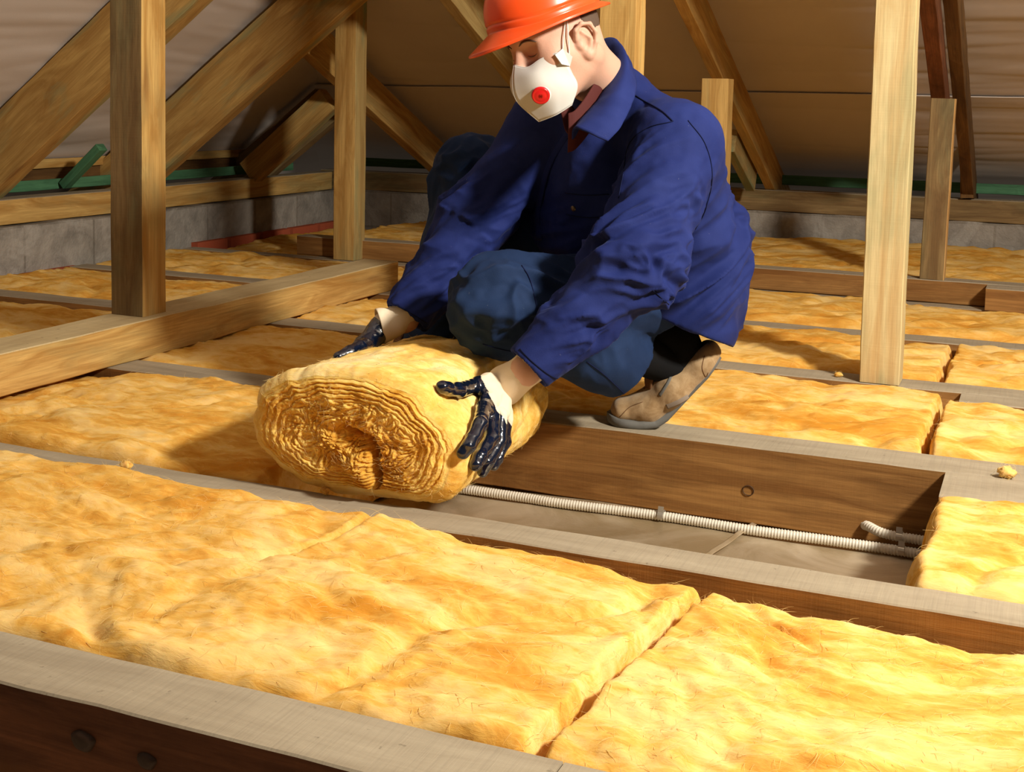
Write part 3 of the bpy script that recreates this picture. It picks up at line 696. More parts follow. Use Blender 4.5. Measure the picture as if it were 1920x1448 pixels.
def hloc(p): q = p - HO; return np.stack([q @ HL, q @ HF, q @ HU], -1)
def ell(p, c, r):
    q = (p - np.array(c)) / np.array(r); k = np.linalg.norm(q, axis=1); return (k - 1) * min(r)
ear_rim = [(.0815, .012, .010), (.088, .011, .028), (.093, -.004, .037), (.096, -.022, .031), (.096, -.029, .012), (.092, -.024, -.008), (.086, -.013, -.024), (.082, -.003, -.030), (.079, .003, -.020)]
NB = P(1150, 175, 2.76)                                  # base of the neck
NBl = hloc(NB[None])[0]
def head_sdf(pw):
    p = hloc(pw); a = np.abs(p[:, 0]); m = np.stack([a, p[:, 1], p[:, 2]], -1)
    d = ell(m, (0, -.002, .045), (.078, .098, .088))
    d = smin(d, ell(m, (0, .040, -.015), (.062, .056, .088)), .035)
    C = lambda A, B_, r1, r2, k, sq=None: (prim_d(cone(A, B_, r1, r2, sq=sq), m), k)
    for e, k in (C((.050, .004, -.045), (.018, .068, -.092), .024, .022, .03), C((.050, .058, -.010), (.056, .030, -.012), .020, .016, .03),
                 C((0, .089, .045), (.040, .070, .043), .012, .011, .02), C((0, .094, .026), (0, .116, -.016), .0075, .0125, .014), C((0, .110, -.018), (.013, .100, -.020), .009, .0075, .01),
                 C((0, .080, -.050), (.018, .072, -.052), .016, .012, .02)):
        d = smin(d, e, k)
    sock = np.linalg.norm((m - [.033, .102, .022]) * [.9, 1, 1.3], axis=1) - .0165
    d = -smin(-d, sock, .018)
    d = smin(d, np.linalg.norm((m - [.0325, .0690, .017]) * [.88, 1, 1.1], axis=1) - .0155, .012)
    lid = prim_d(cone((.021, .0845, .011), (.044, .079, .010), .0018, .0018), m); d = smin(d, lid, .004)
    el = m - [.083, -.010, .004]; el = np.linalg.norm(el / [.0075, .021, .033], axis=1); d = smin(d, (el - 1) * .0075, .008)
    for A, B_ in zip(ear_rim[:-1], ear_rim[1:]): d = smin(d, prim_d(cone(A, B_, .0042, .0042), m), .004)
    for A, B_ in (((.089, -.001, .022), (.091, -.014, .004)), ((.091, -.014, .004), (.085, -.006, -.014))): d = smin(d, prim_d(cone(A, B_, .0034, .0034), m), .005)
    d = -smin(-d, prim_d(cone((.096, -.002, .002), (.092, -.004, -.008), .0085, .007), m), .005)
    d = smin(d, prim_d(cone((.080, .010, -.003), (.083, .008, -.006), .005, .0045), m), .006)
    d = smin(d, prim_d(cone((.083, -.004, -.026), (.084, -.005, -.027), .0075, .007), m), .006)
    d = smin(d, prim_d(cone((0, -.030, -.030), NBl, .062, .060), p), .04)
    d = smin(d, prim_d(cone((.045, -.03, -.035), NBl + [.02, .03, 0], .02, .014), p), .03)
    return np.maximum(d, -(p[:, 2] + .24))
hv, hq = nets(head_sdf, HO - .29, HO + .22, .0022)
hv = smooth_mesh(hv, hq, 1, .4)
# joints
LS, RS = P(1268, 268, 2.62), P(1025, 240, 2.86)
LE, LW = P(1188, 500, 2.49), P(987, 694, 2.445)
RE, RW = P(880, 430, 2.85), P(760, 598, 2.775)
LH, RH_ = P(1290, 545, 2.84), P(1150, 530, 3.02)
LK, LA = P(935, 572, 2.60), P(1262, 690, 2.86)
RK, RA = P(888, 335, 2.97), P(806, 690, 3.06)
PEL = (LH + RH_) / 2
rbv = bvh_of(rollbody)
def on_roll(px, py, lift):
    r__ = cast(rbv, px, py); return r__[0] + unit(r__[1] if r__[1] @ FW < 0 else -r__[1]) * lift
R_ = lambda x, y, l=.012: on_roll(x, y, l)
lw0 = P(950, 722, np.dot(R_(935, 745, .03) - [0, 0, H], FW))
def rollp(th_, Y, lift):
    t = (Y - RY0) / (RY1 - RY0); x, z = roll_sec(np.array([th_]), t); c = np.array([-1.113 * (1 - t) - 1.195 * t, Y, .112 * (1 - t) + .055 * t]); p_ = np.array([x[0], Y, z[0]]); n_ = unit((p_ - c) * [.7, 0, 1.6]); return p_ + n_ * lift
wq = rollp(2.20, 2.40, .055); Lr = RW
body = [cone(NB, P(1200, 330, 2.84), .06, .085), cone(P(1200, 330, 2.84), PEL, .085, .09), cone(LS + FW * .06, RS + FW * .06, .040, .040), cone(LS + FW * .02, LE, .042, .036), cone(LE, LW, .034, .024), cone(RS, RE, .042, .036), cone(RE, RW, .034, .024),
        cone(LW, lw0, .024, .024), cone(RW, wq * .75 + RW * .25, .024, .024), cone(LH, LK, .06, .045), cone(LK, LK + (LA - LK) * .72, .045, .034), cone(RH_, RK, .07, .05), cone(RK, RA, .048, .03)]
bv, bq = nets(sdf(body), (-1.75, 1.95, -.02), (-.35, 3.25, .95), .010)
bodyo = mesh('body', np.vstack([hv, bv]), np.vstack([hq, bq + len(hv)]), SKIN, parent=worker)
bodyo['label'] = 'fair skin of face, ear, neck and wrists'
hb = bvh_of(bodyo)

# jacket
def foldn(V, ax_pts, f_len, f_ang, env, amp, seed, rmax=.2):
    """ridged folds in limb coordinates; env: list of (arc position, width, gain)"""
    A = np.array(ax_pts); best = np.full(len(V), 9.); S = np.zeros(len(V)); W = np.zeros((len(V), 3)); s0 = 0
    for a, b in zip(A[:-1], A[1:]):
        ba = b - a; L = np.linalg.norm(ba); t = np.clip((V - a) @ ba / (L * L), 0, 1); q = V - a - t[:, None] * ba; d = np.linalg.norm(q, axis=1)
        m = d < best; best[m] = d[m]; S[m] = (s0 + t * L)[m]; W[m] = unit(q)[m]; s0 += L
    q = np.stack([S * f_len, 0 * S, 0 * S], -1) + W * f_ang + seed
    q = q + .35 * np.stack([perlin(q * .7 + 50), perlin(q * .7 + 90), perlin(q * .7 + 20)], -1)
    r_ = np.clip(1 - 2.6 * np.abs(perlin(q)), -.6, 1); r2 = np.clip(1 - 2.6 * np.abs(perlin(q * 2.1 + 31)), -.6, 1)
    g = sum(k * np.exp(-((S - c) / w_) ** 2) for c, w_, k in env)
    return amp * g * (np.sign(r_) * np.abs(r_) ** 1.3 * .9 + r2 * .45), best
BUL = P(1255, 400, 2.90)
jk = [cone(P(1150, 205, 2.78), P(1215, 330, 2.85), .085, .135, .06), cone(P(1215, 330, 2.85), P(1265, 480, 2.92), .135, .150, .06),
      cone(LS + [0, .02, -.005], P(1290, 470, 2.80), .080, .098, .06), cone(P(1290, 470, 2.80), P(1275, 610, 2.83), .098, .125, .05), cone(RS, P(1090, 420, 2.93), .075, .11, .06),
      cone(P(1125, 215, 2.745), P(1130, 330, 2.78), .062, .105, .06), cone(P(1285, 430, 2.90), P(1305, 560, 2.94), .085, .105, .05), cone(P(1150, 172, 2.80), LS + [.0, .01, -.006], .050, .074, .05), cone(P(1140, 180, 2.80), RS, .05, .07, .05),
      cone(P(1140, 420, 2.84), P(1190, 470, 2.86), .12, .13, .06), cone(P(1262, 470, 2.90), P(1245, 600, 2.93), .146, .138, .05)]
sl = [cone(LS + [0, 0, -.01], LE, .092, .073, .03), cone(LE, LW, .073, .050, .05)]
sr_ = [cone(RS, RE, .080, .068, .04), cone(RE, RW, .068, .052, .05)]
ldir = unit(LW - LE); rdir = unit(RW - RE)
hemA, hemB = P(1215, 588, 2.72), P(1330, 630, 2.90)
hem_n = unit(np.cross(hemB - hemA, FW)); hem_n = hem_n * np.sign(hem_n @ (hemA - P(1230, 300, 2.8)))
fj = sdf(jk); fl = sdf(sl); fr = sdf(sr_)
def jacket(p):
    d = fj(p); cut = (p - (hemA + hemB) / 2) @ hem_n
    d = np.maximum(d, cut); d = -smin(-d, -cut + 0 * d - .0 + 9, .01)
    a = np.maximum(fl(p), (p - LW) @ ldir + .004); b = np.maximum(fr(p), (p - RW) @ rdir + .004)
    a = -smin(-a, prim_d(cone(LW - ldir * .05, LW + ldir * .08, .040, .0445), p), .004)
    b = -smin(-b, prim_d(cone(RW - rdir * .05, RW + rdir * .08, .042, .046), p), .004)
    d = smin(d, a, .028); d = smin(d, b, .03)
    nk = prim_d(cone(NB + (HO - NB) * .42, HO - HU * .03 - HF * .03, .046, .075), p)
    return -smin(-d, nk, .01)
jv, jq = nets(jacket, (-1.50, 1.95, .05), (-.30, 3.25, .95), .0042)
jv = smooth_mesh(jv, jq, 2, .5); jn = mnormals(jv, jq)
d1, b1 = foldn(jv, [LS, LE, LW], 13, 1.15, [(.29, .12, 1.3), (.10, .06, .45), (.45, .09, .5)], .0170, 3.)
d2, b2 = foldn(jv, [RS, RE, RW], 11, 1.1, [(.28, .10, 1.2), (.45, .1, .5)], .015, 8.)
d3, b3 = foldn(jv, [P(1160, 200, 2.8), P(1215, 330, 2.85), P(1285, 560, 2.94)], 11, 1.0, [(.40, .12, 1.4), (.22, .12, .6)], .0165, 15.)
wl = np.clip((.125 - b1) / .03, 0, 1) * (fl(jv) < fj(jv) + .02); wr_ = np.clip((.12 - b2) / .03, 0, 1) * (fr(jv) < fj(jv) + .02)
dd = d1 * wl + d2 * wr_ * (1 - wl) + d3 * (1 - np.maximum(wl, wr_))
dd = dd + .0022 * perlin(jv * 22) + .0012 * perlin(jv * 45)
hemd = np.abs((jv - (hemA + hemB) / 2) @ hem_n); dd = dd * np.clip(hemd / .06 + .15, 0, 1)
cl = np.clip(np.linalg.norm(jv - LW, axis=1) / .12, .15, 1); dd = dd * cl
# explicit creases: (pixel path, width, depth)
jv = jv + jn * dd[:, None]
jv = smooth_mesh(jv, jq, 1, .35)
jack = mesh('jacket', jv, jq, NAVY, parent=worker); jack['label'] = 'navy work jacket with turned-down collar'
jb = bvh_of(jack)
STI = plain('dark_stitching', (.008, .012, .05), .8, .1)
def seam(path, par, bvh, r_=.0011, name='seam', mat=None):
    L = surf_line(bvh, path)
    if len(L) > 3: V, Fq = tube_geo(L, r_, 6); return mesh(name, V, Fq, mat or STI, parent=par)
seam([(1143, 146), (1165, 160), (1200, 185), (1240, 208), (1262, 228)], jack, jb, .0018)
seam([(1262, 228), (1215, 240), (1180, 270), (1168, 330), (1160, 372)], jack, jb)
seam([(1290, 226), (1322, 270), (1335, 330), (1320, 400), (1290, 450)], jack, jb)
seam([(1060, 362), (1100, 366), (1155, 364)], jack, jb); seam([(1062, 402), (1100, 408), (1140, 406)], jack, jb)
seam([(975, 655), (1000, 680), (1030, 703), (1052, 712)], jack, jb, .0015)
seam([(742, 572), (775, 590), (800, 606)], jack, jb, .0012)
seam([(1225, 545), (1262, 578), (1300, 602), (1345, 612)], jack, jb)
seam([(1290, 495), (1303, 540), (1285, 570), (1255, 600)], jack, jb)
# placket along the front
pl = surf_line(jb, [(1070, 245), (1030, 310), (1010, 390), (1012, 450)], 30, .002)
if len(pl) > 4:
    V, Fq = tube_geo(pl, .009, 8, sx=.25); mesh('placket', V, Fq, NAVY, parent=jack)
BRASS = plain('dull_brass', (.20, .15, .09), .35, .6, Metallic=.8)
r_ = cast(jb, 1075, 391)
if r_:
    V, Fq = tube_geo(np.array([r_[0] - r_[1] * .002, r_[0] + r_[1] * .002, r_[0] + r_[1] * .003]), [.0062, .0062, .004], 16); mesh('snap_button', V, Fq, BRASS, parent=jack)
# collar: crest line, outer edge and inner lining rows
crest = [(1112, 92, 2.86), (1128, 76, 2.86), (1150, 73, 2.81), (1168, 95, 2.73), (1170, 130, 2.66), (1150, 175, 2.59), (1118, 215, 2.55), (1082, 240, 2.53)]
outer = [(1112, 120, 2.90), (1140, 110, 2.90), (1172, 104, 2.85), (1186, 128, 2.76), (1192, 165, 2.66), (1180, 205, 2.58), (1162, 240, 2.535), (1140, 265, 2.515)]
inner = [(1100, 110, 2.84), (1115, 100, 2.83), (1140, 102, 2.78), (1150, 118, 2.73), (1146, 145, 2.68), (1128, 180, 2.63), (1100, 212, 2.59), (1075, 243, 2.56)]
rows = []
low = [tuple(a + (b - a) * -.25 if i == 0 else a + 18 if i == 1 else a + .02 for i, (a, b) in enumerate(zip(p, q))) for p, q in zip(inner, crest)]
for Rw in (low, inner, crest, [tuple((a + b) / 2 - (.012 if i == 2 else 0) for i, (a, b) in enumerate(zip(p, q))) for p, q in zip(crest, outer)], outer):
    rows.append(spline([P(*q) for q in Rw], 60))
rows = np.array(rows); cg = spline(rows.transpose(0, 1, 2).reshape(5, -1), 26).reshape(26, 60, 3)
cq = cg.reshape(-1, 3); cg = (cq + .0012 * np.stack([perlin(cq * 40), perlin(cq * 40 + 9), perlin(cq * 40 + 20)], -1)).reshape(26, 60, 3)
col_ = mesh('collar', cg.reshape(-1, 3), grid_faces(26, 60), NAVY, parent=jack)
m_ = col_.modifiers.new('t', 'SOLIDIFY'); m_.thickness = .004; m_.offset = 0
V, Fq = tube_geo(cg[24, 2:] , .0009, 6); mesh('seam', V, Fq, STI, parent=col_)
# shirt collar
PLAID = plain('maroon_check_shirt', (.075, .016, .014), .8, .2, .0006, 260)
sc_in = [P(*q) for q in [(1098, 104, 2.80), (1128, 104, 2.77), (1142, 122, 2.71), (1132, 158, 2.655), (1108, 200, 2.61), (1082, 232, 2.585), (1066, 240, 2.58)]]
sc_up = [p + np.array([0, 0, .020]) + unit(HO - p) * .010 for p in sc_in]; sc_dn = [p + np.array([0, 0, -.05]) for p in sc_in]
g_ = np.array([spline(sc_dn, 40), spline(sc_in, 40), spline(sc_up, 40)]); g_ = spline(g_.reshape(3, -1), 10).reshape(10, 40, 3)
sh = mesh('shirt_collar', g_.reshape(-1, 3), grid_faces(10, 40), PLAID, parent=worker); m_ = sh.modifiers.new('t', 'SOLIDIFY'); m_.thickness = .003
sv, sq_ = nets(sdf([cone(NB, P(1185, 300, 2.85), .064, .080)]), P(1175, 300, 2.8) - .3, P(1175, 300, 2.8) + .3, .006)
mesh('shirt', sv, sq_, PLAID, parent=worker)
sf = np.array([spline([P(1040, 196, 2.62), P(1052, 215, 2.62), P(1060, 245, 2.60), P(1075, 262, 2.58)], 16), spline([P(1068, 196, 2.65), P(1082, 215, 2.66), P(1090, 240, 2.66), P(1090, 262, 2.62)], 16)])
sf = np.array([sf[0], (sf[0] + sf[1]) / 2 + FW * -.008, sf[1]]); sf = mesh('shirt_front', sf.reshape(-1, 3), grid_faces(3, 16), PLAID, parent=worker)
m_ = sf.modifiers.new('t', 'SOLIDIFY'); m_.thickness = .003

# trousers
hemL = P(1200, 690, 2.80); hdir = unit(P(1276, 765, 2.86) - P(1198, 702, 2.80))
tr = [cone(PEL, PEL + .01, .125, .125, .05), cone(LH + FW * .03, LK, .100, .088, .05), cone(LK, P(960, 590, 2.62), .088, .085, .03), cone(P(950, 590, 2.62), P(1120, 660, 2.74), .080, .078, .03), cone(P(1120, 662, 2.74), P(1230, 715, 2.82), .076, .078, .03, sq=(FW, 1.15)),
      cone(RH_, RK, .125, .088, .05), cone(RK, P(860, 470, 2.99), .084, .078, .04), cone(P(860, 470, 2.99), RA, .078, .082, .04)]
ft = sdf(tr); rdn = unit(RA - RK)
def trous(p):
    d = ft(p); c = (p - P(1170, 684, 2.80)) @ hdir; near = prim_d(cone(P(1000, 600, 2.66), P(1300, 730, 2.86), .12, .14), p)
    d = np.where(near < 0, np.maximum(d, c), np.maximum(d, np.minimum(c, -near) if False else -1e9 + 0 * c))
    inn = prim_d(cone(P(1140, 670, 2.76), P(1290, 725, 2.88), .050, .068), p); d = -smin(-d, inn, .004)
    d = np.maximum(d, (p - (RA + [0, 0, -.01])) @ rdn - .0)
    d = -smin(-d, prim_d(cone(RA - rdn * .06, RA + rdn * .1, .06, .075), p), .004)
    return d
tv, tq = nets(trous, (-1.55, 2.1, -.05), (-.40, 3.35, .80), .0042)
tv = smooth_mesh(tv, tq, 2, .5); tn = mnormals(tv, tq)
e1, c1 = foldn(tv, [LH, LK, hemL], 8, .9, [(.42, .10, 1.3), (.62, .14, .8), (.1, .1, .4)], .011, 33.)
e2, c2 = foldn(tv, [RH_, RK, RA], 9, 1.0, [(.42, .10, 1.), (.7, .15, .5)], .011, 43.)
tv = tv + tn * (np.where(c1 < c2, e1, e2) + .0018 * perlin(tv * 20))[:, None]; tv = smooth_mesh(tv, tq, 1, .35)
trou = mesh('trousers', tv, tq, TEAL, parent=worker); trou['label'] = 'dark teal-navy work trousers'
tb = bvh_of(trou)
seam([(978, 498), (992, 520), (1003, 560), (1010, 600)], trou, tb); seam([(1100, 678), (1130, 700), (1160, 728), (1172, 740)], trou, tb)
seam([(905, 645), (940, 655), (975, 662)], trou, tb)

# hard hat
ORH = NT('orange_plastic'); ORHM = ORH.fin((.86, .085, .012), .28, None, .5, Coat_Weight=.3, Coat_Roughness=.1, Subsurface_Weight=.08, Subsurface_Radius=(.02, .004, .001))
def hat_pt(ph, k):                                       # ph 0 = front, k: -1 lip edge .. 0 shell base .. 1 crown
    c, s = np.cos(ph), np.sin(ph); rf = np.where(c > 0, .122, .122); rl = .104
    front = np.clip(c, 0, 1) ** 3; back = np.clip(-c, 0, 1) ** 2
    lip = .014 + .048 * front + .008 * back
    kk = np.clip(k, 0, 1); rad = (1 - kk ** 2.5) ** .5; rad = rad - .03 * kk * (1 - kk)
    out = np.clip(-k, 0, 1); e = lip * out
    f = c * (rf * rad) + c * e + .012; l = s * (rl * rad) + s * e
    base = .058 + .020 * front + .004 * back + .008 * np.abs(s) ** 2
    u = base + .118 * kk - out * (.010 + .020 * front) * 1. + .006 * np.exp(-(l / .018) ** 2) * np.clip((kk - .3) * 3, 0, 1)
    groove = np.exp(-((kk - .14) / .02) ** 2) * .0040; f = f - c * groove; l = l - s * groove
    return hw(l, f, u)
ph = np.linspace(0, 2 * np.pi, 120, endpoint=False); kk = np.concatenate([np.linspace(-1, 0, 10), np.linspace(0, 1, 50)[1:] ** .9])
PH, KK = np.meshgrid(ph, kk, indexing='ij'); hatV = hat_pt(PH, KK)
hat = mesh('hard_hat', hatV.reshape(-1, 3), grid_faces(len(ph), len(kk), wrap_u=True), ORHM, parent=worker); hat['label'] = 'glossy orange hard hat'
m_ = hat.modifiers.new('t', 'SOLIDIFY'); m_.thickness = .0028; m_.offset = 1
rim = hat_pt(ph, -1 + 0 * ph); V, Fq = tube_geo(np.vstack([rim, rim[:2]]), .0022, 8); mesh('hat_rim', V, Fq, ORHM, parent=hat)
# hair under the hat
def hair_sdf(pw):
    p = hloc(pw); m = np.stack([np.abs(p[:, 0]), p[:, 1], p[:, 2]], -1)
    d = ell(m, (0, -.004, .045), (.0800, .0995, .092)); d = np.maximum(d, -(p[:, 2] - .002)); d = np.maximum(d, p[:, 1] + .018)
    e = np.linalg.norm((m - [.085, -.010, .004]) / [.03, .028, .04], axis=1) - 1
    return np.maximum(d, -e * .02)
v_, q_ = nets(hair_sdf, HO - .16, HO + .18, .0030); v_ = v_ + .0010 * mnormals(v_, q_) * perlin(v_ * 300)[:, None]
mesh('hair', v_, q_, HAIR, parent=worker)
# brow and lashes on the near side, mirrored on the far side
def hcast(l, f, u, dirv):
    o_ = hw(l, f, u); h_, n_, i_, t_ = hb.ray_cast(Vector(o_), Vector(dirv)); return None if h_ is None else np.array(h_) + np.array(n_) * .0008
for sgn in (1, -1):
    for nm, pts, r0 in (('eyebrow', [(.014, .036), (.026, .042), (.040, .041), (.052, .034)], .0024), ('eyelashes', [(.019, .0115), (.028, .0085), (.038, .0085), (.046, .0115)], .0009)):
        L = [hcast(sgn * a, .2, b, -HF) for a, b in spline([(x, y) for x, y in pts], 14)]
        L = np.array([x for x in L if x is not None])
        if len(L) > 4: V, Fq = tube_geo(L, r0 * np.sin(np.linspace(.35, 2.9, len(L))), 6); mesh(nm, V, Fq, HAIR, parent=bodyo)

# respirator mask
MW = NT('mask_fleece'); c_ = MW.coord((1, 1, 1), rnd=False); MWM = MW.fin((.66, .65, .62), .85, MW.bump(MW.noise(c_, 900, 2), .3, .0005), .2)
S_ = [(0, .119, .004), (0, .134, -.022), (0, .142, -.050), (0, .137, -.074), (0, .108, -.120)]
Md = [(.028, .108, -.008), (.040, .114, -.026), (.046, .114, -.052), (.044, .100, -.080), (.028, .088, -.118)]
def side(f, u, lift):
    h_, n_, i_, t_ = hb.ray_cast(Vector(hw(.25, f, u)), Vector(-HL)); return np.array(h_) + HL * lift
M2 = [(.052, .087, -.001), (.058, .088, -.022), (.063, .083, -.050), (.058, .070, -.079), (.038, .071, -.115)]
Ck = [tuple(hloc(side(f_, u_, .0025)[None])[0]) for f_, u_ in ((.062, .000), (.050, -.022), (.040, -.050), (.034, -.078))] + [(.046, .050, -.110)]
M2 = [(max(a_, .0 if b_ > .084 else 0), b_, c_) for a_, b_, c_ in M2]
for s_ in (1, -1):
    A = np.array([spline(x, 30) for x in (S_, Md, M2, Ck)]); G_ = spline(A.reshape(4, -1), 24).reshape(24, 30, 3); G_[..., 0] = np.abs(G_[..., 0])
    G_ = hw(G_[..., 0] * s_, G_[..., 1], G_[..., 2])
    if s_ == 1:
        gl = G_; msk = mesh('respirator_mask', G_.reshape(-1, 3), grid_faces(24, 30, flip=False), MWM, parent=worker); msk['label'] = 'white folded dust mask'
        m_ = msk.modifiers.new('t', 'SOLIDIFY'); m_.thickness = .0022; m_.offset = 0
    else:
        o = mesh('mask_panel', G_.reshape(-1, 3), grid_faces(24, 30, flip=True), MWM, parent=msk); m_ = o.modifiers.new('t', 'SOLIDIFY'); m_.thickness = .0022; m_.offset = 0
mb = bvh_of(msk)
V, Fq = tube_geo(gl[0], .0013, 8); mesh('welded_seam', V, Fq, MWM, parent=msk)
bd = np.vstack([gl[:, 0], gl[-1, :], gl[::-1, -1]]); V, Fq = tube_geo(bd[::1], .0014, 8); mesh('welded_edge', V, Fq, MWM, parent=msk)
REDP = plain('red_valve_plastic', (.72, .008, .012), .3, .5)
vc = cast(mb, 1014, 178)
if vc:
    vn = unit(vc[1] if vc[1] @ FW < 0 else -vc[1]); vn = unit(vn + .5 * unit(-FW))
    prof = [(-.004, .0185), (.004, .0185), (.0065, .0175), (.0075, .0155), (.0070, .0145), (.0082, .011), (.0088, .006), (.0088, .0005)]
    V, Fq = tube_geo(np.array([vc[0] + vn * a for a, b in prof]), [b for a, b in prof], 36); mesh('exhale_valve', V, Fq, REDP, parent=msk)
    V, Fq = tube_geo(np.array([vc[0] - vn * .004, vc[0] + vn * .0015]), [.0205, .0200], 36); mesh('valve_seat', V, Fq, MWM, parent=msk)
for k_, path in enumerate(([(974, 170), (990, 161), (1022, 144)], [(1022, 195), (1035, 189), (1046, 180)])):
    L = surf_line(mb, path, 17, .0008)
    gs = [tube_geo(np.array([a, a + (b - a) * .45]), .0006, 5) for a, b in zip(L[:-1], L[1:])]
    if gs: V, Fq = merge(gs); mesh('stitch_line', V, Fq, plain('stitch_grey', (.35, .35, .35), .8, .2), parent=msk)
cpn = [side(.070, -.002, .005), side(.050, .004, .004), side(.036, -.018, .004), side(.044, -.034, .004), side(.064, -.024, .008)]
V = [q + HL * dz for dz in (0, .003) for q in cpn]
mesh('strap_clip', V, [(0, 1, 2, 3, 4), (9, 8, 7, 6, 5)] + [(k, k + 5, (k + 1) % 5 + 5, (k + 1) % 5) for k in range(5)], MWM, parent=msk, smooth=False)
for p0_, p1_ in (((.050, .000), (.016, .062)), ((.040, -.014), (.013, .062))):
    L = np.array([side(p0_[0] + (p1_[0] - p0_[0]) * t, p0_[1] + (p1_[1] - p0_[1]) * t, .0030 + .002 * math.sin(math.pi * t)) for t in np.linspace(0, 1, 14)])
    L = smooth_line(L); V, Fq = tube_geo(L, .0013, 8); mesh('elastic_strap', V, Fq, MWM, parent=msk)

# gloves
GLB = NT('blue_nitrile'); c_ = GLB.coord((1, 1, 1), rnd=False); gn = GLB.noise(c_, 45, 3, .5, .8); GLBM = GLB.fin((.0035, .007, .020), .18, GLB.bump(gn, .35, .004), .7, Coat_Weight=.6, Coat_Roughness=.08)
KNIT = NT('cream_knit'); c_ = KNIT.coord((1, 1, 1), rnd=False); KNITM = KNIT.fin((.80, .67, .50), .9, KNIT.bump(KNIT.noise(c_, 700, 2), .6, .001), .1)
def chain(pts, rads, k=.006): return [cone(pts[i], pts[i + 1], rads[i], rads[i + 1], k) for i in range(len(pts) - 1)]
def glove(fingers, palm, wrist, cuff_mid, cuff_end, label, bound):
    pr = []
    for A, B_, r1, r2, sq in palm: pr.append(cone(A, B_, r1, r2, .016, sq))
    for pts, rd in fingers: pr += chain(pts, rd)
    f = sdf(pr); allp = np.vstack([np.vstack([c['a'], c['b']]) for c in pr]); v, q = nets(f, allp.min(0) - .04, allp.max(0) + .04, .0016)
    v = smooth_mesh(v, q, 1, .4); n = mnormals(v, q)
    v = v + n * (.0016 * (1 - 2 * np.abs(perlin(v * 34))))[:, None]
    g = mesh('glove', v, q, [GLBM, KNITM], parent=worker); g['label'] = label
    fc = v[q].mean(1); b0, bn = bound; mi = ((fc - b0) @ bn > .0015 * perlin(fc * 90)).astype(int); g.data.polygons.foreach_set('material_index', mi.astype(np.int32))
    # knitted wrist
    L = spline([wrist, cuff_mid, cuff_end], 34); T, N_, B__ = frames(L); a = np.linspace(0, 2 * np.pi, 90, endpoint=False); V = []
    for i in range(len(L)):
        t = i / 33; rad = .0330 - .0020 * t + .004 * np.exp(-(t / .16) ** 2) + .0013 * np.sin(t * 9)
        V.append(L[i] + (N_[i][None] * np.cos(a)[:, None] + B__[i][None] * np.sin(a)[:, None]) * (rad + .0007 * np.sin(a * 45) + .0015 * np.sin(a * 3 + t * 4))[:, None])
    o = mesh('knit_cuff', np.array(V).reshape(-1, 3), grid_faces(34, 90, wrap_v=True), KNITM, parent=g); m_ = o.modifiers.new('t', 'SOLIDIFY'); m_.thickness = .0022
    o['label'] = 'cream knitted wristband'
    return g
fing = [([R_(893, 778, .018), R_(882, 805, .020), R_(868, 832, .015), R_(863, 846, .012)], [.0135, .0125, .0118, .0108]),
        ([R_(906, 780, .019), R_(900, 822, .022), R_(885, 852, .015), R_(880, 870, .012)], [.0135, .0125, .0118, .0105]),
        ([R_(920, 782, .019), R_(915, 828, .021), R_(899, 862, .015), R_(893, 881, .011)], [.0135, .0120, .0112, .0100]),
        ([R_(934, 778, .018), R_(932, 820, .017), R_(920, 856, .013), R_(915, 870, .011)], [.0125, .0112, .0105, .0095]),
        ([R_(905, 742, .020), R_(878, 728, .018), R_(845, 735, .014), R_(819, 732, .012)], [.0165, .0140, .0130, .0115])]
pn = unit(R_(900, 760, .03) - R_(900, 760, .0))
palm = [(R_(912, 738, .018), R_(897, 778, .018), .022, .0165, (pn, 1.25)), (R_(928, 742, .018), R_(925, 778, .018), .022, .0165, (pn, 1.25)), (R_(906, 735, .02), R_(893, 740, .019), .019, .017, None)]
bc_ = R_(926, 738, .02); bdir = unit(lw0 - R_(905, 780, .018))
palm.append((R_(922, 742, .018), lw0 * .75 + R_(922, 742, .018) * .25, .024, .027, (pn, 1.15)))
glove(fing, palm, lw0 * .8 + R_(922, 742, .018) * .2, LW * .72 + lw0 * .28 + ldir * 0, LW - ldir * .035, 'navy-dipped glove spread over the near side of the roll', (P(922, 741, 2.42), unit(RT * .857 + UP * .514)))
# far glove: wrapped over the left side of the roll
ff2 = []
for k_, (dy, l_) in enumerate(((-.045, .9), (-.020, 1.), (.006, .98), (.030, .85))):
    y_ = 2.36 + dy; b_ = 2.52
    ff2.append(([rollp(b_, y_, .020), rollp(b_ + .28 * l_, y_ - .012, .021), rollp(b_ + .55 * l_, y_ - .02, .017), rollp(b_ + .75 * l_, y_ - .025, .013)], [.0135, .0125, .0115, .0100]))
ff2.append(([rollp(2.15, 2.32, .022), rollp(2.10, 2.27, .020), rollp(2.14, 2.235, .016), rollp(2.22, 2.21, .013)], [.0160, .0140, .0125, .0110]))
pn2 = unit(rollp(2.4, 2.36, .03) - rollp(2.4, 2.36, 0))
palm2 = [(rollp(2.25, 2.335, .020), rollp(2.52, 2.325, .020), .022, .016, (pn2, 1.2)), (rollp(2.25, 2.365, .020), rollp(2.52, 2.38, .020), .022, .016, (pn2, 1.2)), (rollp(2.28, 2.36, .022), wq * .6 + Lr * .4, .023, .027, None)]
bd2 = unit(Lr - rollp(2.45, 2.35, .02))
glove(ff2, palm2, wq * .75 + Lr * .25, RW * .7 + wq * .3, RW - rdir * .035, 'navy-dipped glove gripping the far top of the roll', (rollp(2.3, 2.35, .02) * .45 + Lr * .55, bd2))

